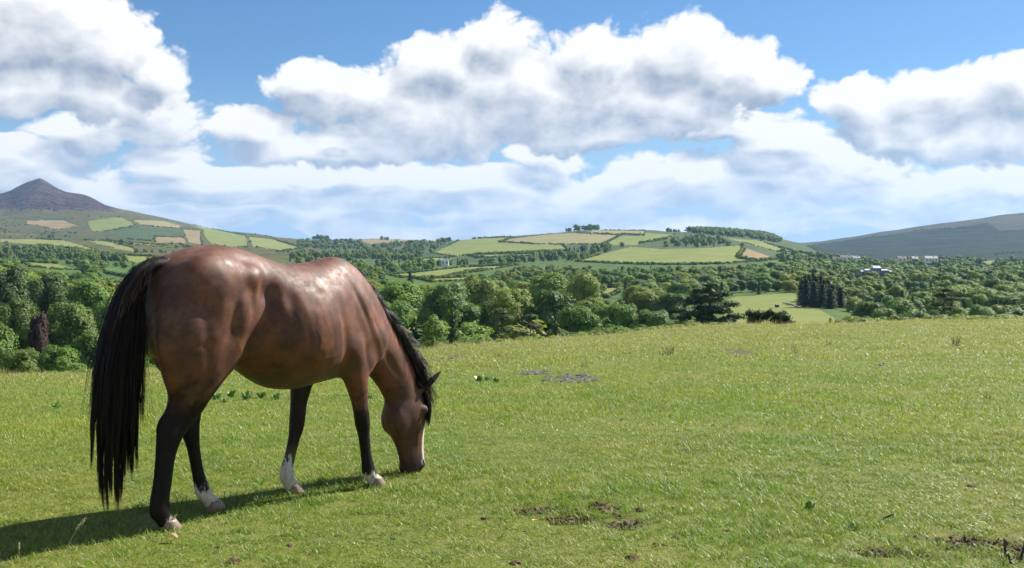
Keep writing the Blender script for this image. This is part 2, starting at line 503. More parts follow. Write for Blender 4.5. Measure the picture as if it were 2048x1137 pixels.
def build_land():
    mats = {}

    def land_mat(name, base, alt, scale=0.02, dark=(0.03, 0.045, 0.015), spots=0.0, rugged=0.0):
        m, k, b = material(name)
        geo = k.node('ShaderNodeNewGeometry')
        n1 = k.noise(geo.outputs['Position'], scale, 6, 0.6)
        n2 = k.noise(geo.outputs['Position'], scale * 7, 4, 0.6)
        c = k.mix(k.rng(n1, 0.36, 0.64), base, alt)
        if spots:
            c = k.mix(k.m('MULTIPLY', k.rng(n2, 0.52, 0.62), spots), c, dark)
        c = k.mix(k.rng(n2, 0.3, 0.7, 0.0, 0.42), c, tuple(x * 0.6 for x in base))
        k.put(b.inputs['Base Color'], c)
        b.inputs['Roughness'].default_value = 0.95
        b.inputs['Specular IOR Level'].default_value = 0.1
        if rugged:
            bp = k.node('ShaderNodeBump')
            bp.inputs['Strength'].default_value = 1.0
            bp.inputs['Distance'].default_value = rugged
            k.put(bp.inputs['Height'], k.m('ADD', k.noise(geo.outputs['Position'], 0.011, 8, 0.62), k.m('MULTIPLY', n2, 0.25)))
            k.l.new(bp.outputs[0], b.inputs['Normal'])
        return m
    mats['green'] = land_mat('pasture_green', (0.159, 0.196, 0.046), (0.204, 0.218, 0.063), 0.02)
    mats['deep'] = land_mat('pasture_deep', (0.074, 0.148, 0.030), (0.089, 0.163, 0.037), 0.02)
    mats['bright'] = land_mat('pasture_bright', (0.163, 0.244, 0.041), (0.192, 0.266, 0.052), 0.02)
    mats['pale'] = land_mat('pasture_pale', (0.229, 0.237, 0.074), (0.178, 0.192, 0.059), 0.015)
    mats['fawn'] = land_mat('hay', (0.266, 0.229, 0.104), (0.215, 0.200, 0.089), 0.015)
    mats['tan'] = land_mat('dry_grass', (0.281, 0.211, 0.107), (0.222, 0.163, 0.081), 0.02, spots=0.4)
    mats['scrub'] = land_mat('gorse', (0.060, 0.088, 0.030), (0.080, 0.108, 0.036), 0.02, spots=0.5)
    mats['moor'] = land_mat('moor', (0.125, 0.100, 0.034), (0.066, 0.082, 0.026), 0.009, spots=0.7, rugged=14.0)
    mats['heather'] = land_mat('heather', (0.070, 0.043, 0.045), (0.105, 0.072, 0.066), 0.006, dark=(0.044, 0.033, 0.033), spots=0.7, rugged=70.0)
    mats['floor'] = land_mat('wood_floor', (0.066, 0.112, 0.026), (0.090, 0.140, 0.034), 0.015, spots=0.5)
    mats['forest'] = land_mat('conifer_forest_cloud_shadow', (0.016, 0.030, 0.022), (0.024, 0.040, 0.027), 0.012, dark=(0.010, 0.018, 0.014), spots=0.8, rugged=22.0)  # forest green with the hill's cloud shadow put into the colour
    mats['blue_hill'] = land_mat('hill_heather', (0.060, 0.064, 0.050), (0.046, 0.054, 0.046), 0.004, spots=0.6)

    pxs = np.concatenate([np.linspace(PX0, -60, 60)[:-1], np.linspace(-60, 2110, 820), np.linspace(2110, PX1, 60)[1:]])
    rs = np.concatenate([np.linspace(58, 100, 14)[:-1], np.exp(np.linspace(math.log(100), math.log(5600), 460)), [6200, 7200, 9000, 11900]])
    PX, RR = np.meshgrid(pxs, rs, indexing='ij')
    X = (PX - 1024) / F * RR
    Z = height(X, RR)
    n, m = PX.shape
    V = np.stack([X, RR, Z], -1).reshape(-1, 3)
    ii, jj = np.meshgrid(np.arange(n - 1), np.arange(m - 1), indexing='ij')
    q = np.stack([ii * m + jj, (ii + 1) * m + jj, (ii + 1) * m + jj + 1, ii * m + jj + 1], -1).reshape(-1, 4)
    ctr = V[q].mean(1)
    cpx = 1024 + F * ctr[:, 0] / ctr[:, 1]
    cpy = HY + F * (EYE - ctr[:, 2]) / ctr[:, 1]
    cr = ctr[:, 1]
    wob = fbm(ctr[:, 0] / 25, ctr[:, 1] / 60, 3)
    cls = np.full(len(q), -1)
    for fi, (look, r0, r1, poly, lab) in enumerate(FIELDS):
        ok = (cr > r0) & (cr < r1) & inside(poly, cpx + wob * 2.0, cpy + wob * 0.6)
        cls[ok & (cls < 0)] = fi
    base = np.full(len(q), 0)                                      # 0 valley, 1 moor hill, 2 mountain, 3 right hill, 4 middle hill
    base[(cr > 1300)] = 4
    base[(cr > 1300) & (cpx < 640)] = 1
    base[(cr > 3350) & (cpx < 640)] = 1
    base[(cpx < 330) & (cpy + 7 * wob < 418 + 0.02 * cpx) & (cr > 2500)] = 2
    base[(cr > 2450) & (cpx > 1480)] = 3
    base[(cr > 5700)] = 4

    def sub(name, sel, mat, label, cat='hill'):
        f = q[sel]
        u, inv = np.unique(f, return_inverse=True)
        o = mesh_obj(name, V[u], inv.reshape(-1, 4), mat, smooth=True)
        tag(o, label=label, kind='structure')
        return o
    free = cls < 0
    sub('valley_ground', free & (base == 0), mats['floor'], 'wooded valley floor beyond the grazed field')
    sub('moorland_slope', free & (base == 1), mats['moor'], 'rough moorland slope under the peak')
    sub('mountain', free & (base == 2), mats['heather'], 'purple brown heather covered cone of the mountain')
    sub('distant_hill', free & (base == 3), mats['blue_hill'], 'long blue hill rising to the right')
    sub('middle_hill', free & (base == 4), mats['scrub'], 'low hill with hedged fields in the middle distance')
    for fi, (look, r0, r1, poly, lab) in enumerate(FIELDS):
        if (cls == fi).sum() > 3:
            sub('distant_pasture', cls == fi, mats[look], lab)


build_land()


# ------------------------------------------------------------------ the grazed field
BARE = [   # worn earth patches in the turf: image column, row, half width, half depth in pixels
    (1140, 758, 58, 9), (1065, 746, 36, 5), (1085, 1022, 70, 10), (1190, 1018, 60, 10), (1130, 1040, 50, 8),
    (1960, 1085, 130, 16), (1780, 1105, 90, 14), (2030, 1110, 90, 20), (905, 716, 22, 4), (1240, 1050, 40, 8), (1750, 800, 30, 3), (1480, 705, 30, 3),
]


def flat_point(px, py):
    x, y, z = ground_point(px, py)
    return x, y


BARE_W = []
for (a, b, c, d) in BARE:
    x, y = flat_point(a, b)
    y2 = flat_point(a, b + d)[1]
    BARE_W.append((x, y, c / F * y, max(abs(y - y2), 0.05)))


def bareness(X, Y):
    v = np.zeros(np.shape(X))
    for (x, y, a, b) in BARE_W:
        d = np.hypot((X - x) / a, (Y - y) / b) + 1.3 * fbm(X / 0.13 + 3, Y / 0.16, 4)
        v = np.maximum(v, np.clip(1.25 - d, 0, 1))
    return v


def build_field():
    m, k, b = material('turf_soil')
    geo = k.node('ShaderNodeNewGeometry')
    P = geo.outputs['Position']
    n1 = k.noise(P, 0.55, 5, 0.6)
    n2 = k.noise(P, 9.0, 5, 0.7)
    n3 = k.noise(P, 60.0, 3, 0.7)
    c = k.mix(k.rng(n1, 0.35, 0.65), (0.122, 0.164, 0.021), (0.178, 0.186, 0.036))
    c = k.mix(k.rng(n2, 0.45, 0.7, 0.0, 0.7), c, (0.20, 0.18, 0.07))
    c = k.mix(k.rng(n3, 0.3, 0.6, 0.6, 0.0), c, (0.055, 0.075, 0.018))
    at = k.node('ShaderNodeAttribute', attribute_name='bare')
    soil = k.mix(k.rng(n3, 0.35, 0.65), (0.045, 0.032, 0.022), (0.16, 0.125, 0.10))
    c = k.mix(at.outputs['Fac'], c, soil)
    k.put(b.inputs['Base Color'], c)
    b.inputs['Roughness'].default_value = 0.95
    b.inputs['Specular IOR Level'].default_value = 0.15
    bp = k.node('ShaderNodeBump')
    bp.inputs['Strength'].default_value = 0.6
    bp.inputs['Distance'].default_value = 0.03
    k.put(bp.inputs['Height'], k.m('ADD', n3, n2))
    k.l.new(bp.outputs[0], b.inputs['Normal'])
    ys = np.concatenate([np.linspace(-45, 1.5, 40)[:-1], np.linspace(1.5, 16, 190)[:-1], np.linspace(16, 66, 170)])
    us = np.linspace(-1, 1, 300)
    V = []
    for y in ys:
        w = max(6.0, 5.0 + 0.95 * max(y, 0)) if y > 1.5 else 6.0 + (1.5 - y) * 1.2
        V.append(np.stack([us * np.abs(us)**0.15 * w, np.full(300, y)], -1))
    V = np.array(V)
    X, Y = V[..., 0], V[..., 1]
    bare = bareness(X, Y)
    Z = height(X, Y) - 0.035 * bare - np.clip((Y - 58) / 8, 0, 1) * 0.8
    n, mm = X.shape
    verts = np.stack([X, Y, Z], -1).reshape(-1, 3)
    ii, jj = np.meshgrid(np.arange(n - 1), np.arange(mm - 1), indexing='ij')
    q = np.stack([ii * mm + jj, ii * mm + jj + 1, (ii + 1) * mm + jj + 1, (ii + 1) * mm + jj], -1).reshape(-1, 4)
    o = mesh_obj('field', verts, q, m, smooth=True)
    at = o.data.attributes.new('bare', 'FLOAT', 'POINT')
    at.data.foreach_set('value', bare.reshape(-1).astype(np.float32))
    tag(o, label='sloping grazed turf field under the horse', kind='structure')
    return o


field = build_field()


# ------------------------------------------------------------------ the horse
H_AX = Vector((0.658, 0.753, 0)).normalized()          # the way it faces
H_ROT = math.atan2(H_AX.y, H_AX.x)
H_LOC = H_AX * 3.97 + Vector((0.753, -0.658, 0)).normalized() * -5.43


class Blob:
    """closed lofts and ellipsoids gathered before they are fused into one skin"""
    def __init__(self):
        self.v = []
        self.f = []

    def loft(self, rings, n=28, caps=True):
        base = len(self.v)
        for pts in rings:
            self.v += [tuple(p) for p in pts]
        m = len(rings)
        for i in range(m - 1):
            for j in range(n):
                a = base + i * n + j
                b = base + i * n + (j + 1) % n
                self.f.append((a, b, b + n, a + n))
        self.f.append(tuple(base + j for j in range(n))[::-1])
        self.f.append(tuple(base + (m - 1) * n + j for j in range(n)))

    def ell(self, c, r, rot=None, n=20):
        rings = []
        m = 12
        R_ = Matrix.Rotation(rot[1], 3, rot[0]) if rot else Matrix.Identity(3)
        for i in range(m + 1):
            ph = math.pi * (0.03 + 0.94 * i / m)
            rings.append([Vector(c) + R_ @ Vector((r[0] * math.sin(ph) * math.cos(t), r[1] * math.sin(ph) * math.sin(t), -r[2] * math.cos(ph)))
                          for t in [2 * math.pi * j / n for j in range(n)]])
        self.loft(rings, n)

    def limb(self, pts, n=18, sub=4):
        """pts: (x, y, z, half fore-aft, half lateral); smooth rings across the path"""
        P = np.array(pts, float)
        s = np.concatenate([[0], np.cumsum(np.linalg.norm(np.diff(P[:, :3], axis=0), axis=1))])
        t = np.unique(np.concatenate([np.linspace(s[i], s[i + 1], sub + 1) for i in range(len(s) - 1)]))
        Q = np.stack([pchip(s, P[:, i], t) for i in range(5)], 1)
        T = np.gradient(Q[:, :3], axis=0)
        T /= np.linalg.norm(T, axis=1)[:, None]
        rings = []
        for q, tt in zip(Q, T):
            tt = Vector(tt)
            lat = Vector((0, 1, 0))
            fa = lat.cross(tt).normalized()
            la = tt.cross(fa).normalized()
            c = Vector(q[:3])
            rings.append([c + fa * (q[3] * math.cos(a)) + la * (q[4] * math.sin(a)) for a in [2 * math.pi * j / n for j in range(n)]])
        self.loft(rings, n)


def horse_skin():
    b = Blob()
    # trunk: x, top, bottom, half width, height of the widest point, squareness of the top
    S = [(-0.815, 1.33, 1.05, 0.08, 1.18), (-0.79, 1.405, 0.98, 0.16, 1.18), (-0.72, 1.475, 0.92, 0.225, 1.20), (-0.62, 1.527, 0.90, 0.262, 1.21),
         (-0.50, 1.562, 0.90, 0.292, 1.22), (-0.38, 1.572, 0.885, 0.282, 1.22), (-0.25, 1.556, 0.84, 0.254, 1.17),
         (-0.12, 1.515, 0.755, 0.288, 1.10), (0.0, 1.478, 0.696, 0.332, 1.05), (0.14, 1.458, 0.678, 0.350, 1.04),
         (0.27, 1.460, 0.692, 0.325, 1.04), (0.38, 1.475, 0.702, 0.280, 1.05), (0.50, 1.487, 0.715, 0.232, 1.05),
         (0.60, 1.462, 0.735, 0.205, 1.02), (0.70, 1.395, 0.765, 0.182, 1.00), (0.78, 1.28, 0.80, 0.155, 0.98), (0.85, 1.12, 0.86, 0.10, 0.96)]
    A = np.array(S)
    xs = np.linspace(A[0, 0], A[-1, 0], 60)
    Q = [pchip(A[:, 0], A[:, i], xs) for i in range(1, 5)]
    rings = []
    n = 40
    for x, zt, zb, w, zc in zip(xs, *Q):
        pts = []
        for j in range(n):
            t = 2 * math.pi * j / n
            cy, sy = math.cos(t), math.sin(t)
            e = 0.90 if sy > 0 else 1.0
            yy = w * math.copysign(abs(cy)**e, cy)
            zz = zc + ((zt - zc) if sy > 0 else (zc - zb)) * math.copysign(abs(sy)**(1.0 if sy > 0 else 0.96), sy)
            pts.append((x, yy, zz))
        rings.append(pts)
    b.loft(rings, n)
    # neck: centre x, z, half height, half width, tilt of the section
    N = [(0.58, 1.13, 0.29, 0.17, (0.32, 0.95)), (0.69, 1.085, 0.27, 0.155, (0.36, 0.93)), (0.79, 1.00, 0.235, 0.130, (0.42, 0.91)), (0.875, 0.905, 0.205, 0.112, (0.48, 0.88)),
         (0.95, 0.82, 0.185, 0.100, (0.55, 0.83)), (1.02, 0.73, 0.172, 0.092, (0.65, 0.76)), (1.075, 0.635, 0.160, 0.086, (0.80, 0.60)), (1.112, 0.54, 0.148, 0.086, (0.90, 0.43)), (1.125, 0.47, 0.135, 0.084, (0.96, 0.28))]
    rings = []
    for (x, z, hh, w, d) in N:
        d = Vector((d[0], 0, d[1])).normalized()
        pts = []
        for j in range(28):
            t = 2 * math.pi * j / 28
            c, s = math.cos(t), math.sin(t)
            ww = w * (1.0 - 0.33 * max(s, 0)**1.5)
            pts.append(Vector((x, 0, z)) + d * (hh * s) + Vector((0, ww * c, 0)))
        rings.append(pts)
    b.loft(rings, 28)
    # head: z, front x, back x, half width front, half width back
    D = [(0.625, 1.195, 1.05, 0.05, 0.05), (0.59, 1.245, 1.01, 0.062, 0.075), (0.53, 1.278, 0.975, 0.076, 0.088), (0.46, 1.298, 0.955, 0.094, 0.096), (0.41, 1.302, 0.955, 0.098, 0.094), (0.35, 1.298, 0.970, 0.088, 0.090),
         (0.29, 1.294, 1.000, 0.074, 0.076), (0.23, 1.290, 1.035, 0.064, 0.062), (0.17, 1.288, 1.064, 0.058, 0.053), (0.12, 1.289, 1.083, 0.060, 0.051),
         (0.075, 1.288, 1.090, 0.066, 0.053), (0.040, 1.280, 1.094, 0.066, 0.054), (0.005, 1.258, 1.106, 0.056, 0.048), (-0.016, 1.225, 1.13, 0.036, 0.034)]
    A = np.array(D)[::-1]
    zs = np.linspace(A[0, 0], A[-1, 0], 44)
    Q = [pchip(A[:, 0], A[:, i], zs) for i in range(1, 5)]
    rings = []
    for z, xf, xb, wf, wb in zip(zs, *Q):
        pts = []
        xc, hx = (xf + xb) / 2, (xf - xb) / 2
        for j in range(28):
            t = 2 * math.pi * j / 28
            c, s = math.cos(t), math.sin(t)
            w = wb + (wf - wb) * (c * 0.5 + 0.5)
            pts.append((xc + hx * math.copysign(abs(c)**0.86, c), w * math.copysign(abs(s)**0.86, s), z))
        rings.append(pts)
    b.loft(rings, 28)
    # lower lip and chin
    b.ell((1.118, 0, 0.046), (0.036, 0.036, 0.03))
    b.ell((1.246, -0.044, 0.058), (0.034, 0.024, 0.030))
    b.ell((1.246, 0.044, 0.058), (0.034, 0.024, 0.030))
    for s in (-1, 1):                     # s = -1: the horse's right
        # cheek, brow, jaw
        b.ell((1.06, 0.055 * s, 0.39), (0.10, 0.042, 0.12))
        b.ell((1.228, 0.084 * s, 0.440), (0.040, 0.022, 0.032))
        # rump muscles, point of hip, buttock, shoulder, upper arm, breast
        b.ell((-0.51, 0.165 * s, 1.33), (0.24, 0.138, 0.20), ('Y', 0.15))
        b.ell((-0.29, 0.195 * s, 1.36), (0.13, 0.085, 0.10))
        b.ell((-0.70 - 0.012 * (s < 0), 0.125 * s, 1.17), (0.125, 0.115, 0.24), ('Y', 0.05))
        b.ell((0.585, 0.14 * s, 1.10), (0.12, 0.078, 0.28), ('Y', -0.42))
        b.ell((0.48, 0.165 * s, 0.94), (0.15, 0.078, 0.15), ('Y', -0.3))
        b.ell((0.755, 0.10 * s, 0.94), (0.10, 0.09, 0.15))
        b.ell((0.62, 0.11 * s, 0.83), (0.14, 0.09, 0.12))
        # ear, pricked
        e0 = Vector((1.205, 0.056 * s, 0.555))
        e1 = Vector((1.372, 0.118 * s, 0.702))
        d = (e1 - e0).normalized()
        u = d.cross(Vector((0, 1, 0))).normalized()
        v = d.cross(u)
        rings = []
        for t, r in ((0, 0.026), (0.2, 0.034), (0.4, 0.037), (0.6, 0.032), (0.8, 0.021), (0.95, 0.010), (1.0, 0.006)):
            c = e0 + (e1 - e0) * t
            rings.append([c + u * (r * 0.62 * math.cos(2 * math.pi * j / 12)) + v * (r * math.sin(2 * math.pi * j / 12)) for j in range(12)])
        b.loft(rings, 12)
    # hind legs: thigh, stifle, gaskin, hock, cannon, fetlock, pastern
    b.limb([(-0.52, -0.14, 1.28, 0.27, 0.12), (-0.57, -0.165, 1.10, 0.282, 0.122), (-0.592, -0.16, 0.95, 0.262, 0.110), (-0.618, -0.147, 0.82, 0.198, 0.092), (-0.64, -0.132, 0.71, 0.130, 0.070),
            (-0.685, -0.12, 0.62, 0.098, 0.054), (-0.730, -0.115, 0.55, 0.086, 0.052), (-0.752, -0.112, 0.475, 0.070, 0.048), (-0.768, -0.11, 0.38, 0.058, 0.042), (-0.782, -0.108, 0.26, 0.056, 0.041),
            (-0.797, -0.106, 0.165, 0.058, 0.043), (-0.795, -0.105, 0.115, 0.062, 0.047), (-0.772, -0.104, 0.075, 0.048, 0.042), (-0.748, -0.104, 0.04, 0.052, 0.048)])
    b.ell((-0.785, -0.113, 0.575), (0.034, 0.030, 0.075), ('Y', 0.3))
    b.limb([(-0.48, 0.14, 1.28, 0.26, 0.12), (-0.49, 0.16, 1.10, 0.265, 0.118), (-0.47, 0.158, 0.95, 0.222, 0.10), (-0.44, 0.145, 0.82, 0.162, 0.085), (-0.45, 0.13, 0.71, 0.108, 0.065),
            (-0.468, 0.12, 0.60, 0.078, 0.05), (-0.475, 0.115, 0.53, 0.070, 0.046), (-0.462, 0.112, 0.45, 0.052, 0.042), (-0.445, 0.11, 0.36, 0.040, 0.034), (-0.422, 0.108, 0.24, 0.039, 0.033),
            (-0.400, 0.106, 0.155, 0.046, 0.039), (-0.385, 0.105, 0.115, 0.050, 0.043), (-0.355, 0.104, 0.075, 0.042, 0.040), (-0.328, 0.104, 0.04, 0.050, 0.047)])
    b.ell((-0.518, 0.113, 0.555), (0.03, 0.028, 0.065), ('Y', 0.15))
    # fore legs: upper arm, forearm, knee, cannon, fetlock, pastern
    b.limb([(0.53, -0.13, 0.98, 0.13, 0.09), (0.545, -0.135, 0.86, 0.125, 0.085), (0.575, -0.13, 0.74, 0.098, 0.072), (0.60, -0.125, 0.64, 0.072, 0.058), (0.622, -0.12, 0.54, 0.055, 0.048),
            (0.640, -0.117, 0.455, 0.052, 0.049), (0.648, -0.116, 0.405, 0.050, 0.047), (0.658, -0.115, 0.345, 0.041, 0.036), (0.674, -0.115, 0.23, 0.038, 0.033), (0.690, -0.115, 0.145, 0.043, 0.038),
            (0.700, -0.115, 0.10, 0.048, 0.043), (0.722, -0.115, 0.065, 0.041, 0.040), (0.745, -0.115, 0.035, 0.050, 0.047)])
    b.limb([(0.44, 0.13, 0.98, 0.13, 0.09), (0.405, 0.135, 0.86, 0.12, 0.085), (0.365, 0.13, 0.74, 0.092, 0.070), (0.335, 0.125, 0.64, 0.070, 0.057), (0.315, 0.12, 0.54, 0.055, 0.048),
            (0.305, 0.117, 0.465, 0.053, 0.049), (0.296, 0.116, 0.41, 0.050, 0.046), (0.278, 0.115, 0.345, 0.040, 0.035), (0.245, 0.115, 0.235, 0.037, 0.032), (0.222, 0.115, 0.155, 0.045, 0.039),
            (0.222, 0.115, 0.115, 0.050, 0.043), (0.240, 0.115, 0.075, 0.042, 0.040), (0.262, 0.115, 0.038, 0.050, 0.047)])
    me = bpy.data.meshes.new('horse_lofts')
    me.from_pydata(b.v, [], b.f)
    o = bpy.data.objects.new('horse_lofts', me)
    C.objects.link(o)
    bm = bmesh.new()
    bm.from_mesh(me)
    bmesh.ops.recalc_face_normals(bm, faces=bm.faces)
    bm.to_mesh(me)
    bm.free()
    md = o.modifiers.new('fuse', 'REMESH')
    md.mode = 'VOXEL'
    md.voxel_size = 0.0085
    dg = bpy.context.evaluated_depsgraph_get()
    skin = bpy.data.meshes.new_from_object(o.evaluated_get(dg))
    bpy.data.objects.remove(o)
    bpy.data.meshes.remove(me)
    skin.name = 'body'
    return skin


def horse_sculpt(me):
    nv = len(me.vertices)
    V = np.empty(nv * 3)
    me.vertices.foreach_get('co', V)
    V = V.reshape(-1, 3)
    ed = np.empty(len(me.edges) * 2, int)
    me.edges.foreach_get('vertices', ed)
    ed = ed.reshape(-1, 2)
    deg = np.bincount(ed.reshape(-1), minlength=nv)[:, None]

    def smooth(V, it, lam, w=None):
        for _ in range(it):
            S = np.zeros_like(V)
            np.add.at(S, ed[:, 0], V[ed[:, 1]])
            np.add.at(S, ed[:, 1], V[ed[:, 0]])
            d = S / deg - V
            V = V + lam * (d if w is None else d * w[:, None])
        return V
    V = smooth(V, 5, 0.5)
    # melt the joins of trunk, thighs, shoulders and neck more than legs and head
    w = np.clip((V[:, 2] - 0.62) / 0.15, 0, 1) * np.clip((1.02 - V[:, 0]) / 0.12, 0, 1)
    V = smooth(V, 60, 0.5, w)
    V = smooth(V, 10, 0.5, np.clip((0.72 - V[:, 2]) / 0.1, 0, 1) * (V[:, 0] < -0.3))
    V = smooth(V, 8, 0.5, ((V[:, 0] > 0.95) & (V[:, 2] > 0.15)) * np.clip((1.235 - V[:, 0]) / 0.03, 0, 1))

    def normals(V):
        me.vertices.foreach_set('co', V.reshape(-1))
        me.update()
        N = np.empty(nv * 3)
        me.vertices.foreach_get('normal', N)
        return N.reshape(-1, 3)
    N = normals(V)
    disp = np.zeros(nv)

    def g(c, r, amp, tilt=0.0, both=True):
        for s in ((-1, 1) if both else (1,)):
            d = V - np.array([c[0], c[1] * s, c[2]])
            ct, st = math.cos(tilt), math.sin(tilt)
            dx = d[:, 0] * ct + d[:, 2] * st
            dz = -d[:, 0] * st + d[:, 2] * ct
            disp[:] += amp * np.exp(-(dx / r[0])**2 - (d[:, 1] / r[1])**2 - (dz / r[2])**2)
    g((-0.185, 0.25, 1.30), (0.07, 0.14, 0.10), -0.034)               # hollow of the flank
    g((-0.285, 0.25, 1.375), (0.06, 0.10, 0.06), 0.007)                 # point of hip
    g((-0.225, 0.25, 1.10), (0.05, 0.12, 0.18), -0.026, -0.35)          # fold before the thigh
    g((-0.34, 0.24, 0.95), (0.07, 0.10, 0.08), 0.016)                   # stifle
    g((-0.62, 0.22, 1.12), (0.03, 0.12, 0.24), -0.006, 0.12)           # line between the thigh muscles
    g((-0.44, 0.24, 1.17), (0.035, 0.12, 0.17), -0.014, -0.2)
    g((-0.52, 0.24, 1.22), (0.06, 0.12, 0.12), 0.008)
    g((-0.36, 0.25, 1.10), (0.04, 0.12, 0.12), 0.012, -0.2)
    g((-0.30, 0.25, 1.22), (0.03, 0.12, 0.08), -0.010)
    g((0.05, 0.3, 1.20), (0.10, 0.12, 0.10), 0.010)
    g((-0.05, 0.3, 1.24), (0.04, 0.12, 0.07), -0.008)
    g((-0.38, 0.26, 1.24), (0.05, 0.1, 0.06), 0.008)
    g((0.36, 0.25, 1.06), (0.035, 0.14, 0.22), -0.014, 0.25)            # behind the shoulder
    g((0.565, 0.18, 1.17), (0.022, 0.12, 0.21), -0.010, 0.45)           # along the shoulder blade
    g((0.66, 0.16, 1.13), (0.032, 0.10, 0.17), 0.010, 0.45)
    g((0.70, 0.15, 1.05), (0.022, 0.10, 0.17), -0.012, 0.5)             # before the shoulder
    g((0.50, 0.2, 0.90), (0.07, 0.1, 0.09), 0.012)
    g((0.60, 0.17, 0.88), (0.025, 0.1, 0.10), -0.010, 0.3)
    g((0.55, 0.15, 0.74), (0.03, 0.06, 0.10), 0.006)
    g((0.0, 0.0, 1.5), (0.35, 0.03, 0.1), -0.006, both=False)           # groove of the back
    g((0.50, 0.0, 1.49), (0.14, 0.05, 0.07), 0.014, both=False)         # withers
    g((0.90, 0.1, 0.80), (0.16, 0.06, 0.03), -0.008, -0.85)             # jugular groove
    g((1.085, 0.09, 0.30), (0.05, 0.04, 0.08), -0.007)                  # under the cheek bone
    g((1.19, 0.06, 0.28), (0.012, 0.04, 0.12), 0.004)
    g((1.250, 0.060, 0.070), (0.013, 0.02, 0.017), -0.014)              # nostril
    g((1.13, 0.05, 0.040), (0.05, 0.03, 0.006), -0.007, 0.25)           # mouth
    for i in range(7):                                                   # faint ribs
        g((-0.06 + 0.058 * i, 0.30, 1.08 + 0.01 * i), (0.015, 0.2, 0.20), 0.0010, 0.28)
    for (x, z) in ((-0.728, 0.50), (-0.475, 0.49)):
        g((x, 0.11, z), (0.04, 0.08, 0.03), 0.004)
    r2 = np.random.default_rng(3)
    for i in range(46):                                                  # small muscle and skin unevenness
        c = (r2.uniform(-0.7, 0.75), r2.uniform(0.12, 0.3), r2.uniform(0.8, 1.45))
        g(c, (r2.uniform(0.02, 0.07), 0.12, r2.uniform(0.02, 0.07)), r2.normal(0, 0.0034), r2.uniform(-0.6, 0.6))
    # raised veins along belly and thigh
    for pts in (((-0.02, 0.93), (0.08, 0.90), (0.18, 0.885), (0.28, 0.89), (0.36, 0.91)), ((-0.40, 1.02), (-0.37, 0.96), (-0.36, 0.90), (-0.39, 0.84)), ((0.10, 1.06), (0.13, 1.0), (0.12, 0.95))):
        for k in range(len(pts) - 1):
            for t in np.linspace(0, 1, 9):
                x = pts[k][0] + (pts[k + 1][0] - pts[k][0]) * t
                z = pts[k][1] + (pts[k + 1][1] - pts[k][1]) * t
                d2 = ((V[:, 0] - x) / 0.009)**2 + ((V[:, 2] - z) / 0.009)**2
                disp[:] = np.maximum(disp, disp + np.exp(-d2) * 0.0011)
    V = V + N * disp[:, None]
    V = smooth(V, 2, 0.4)
    N = normals(V)
    return V, N


def noise3(V, scale, octv=3):
    return np.array([mnoise.fractal(Vector(v) * scale, 0.6, 2.0, octv) for v in V])


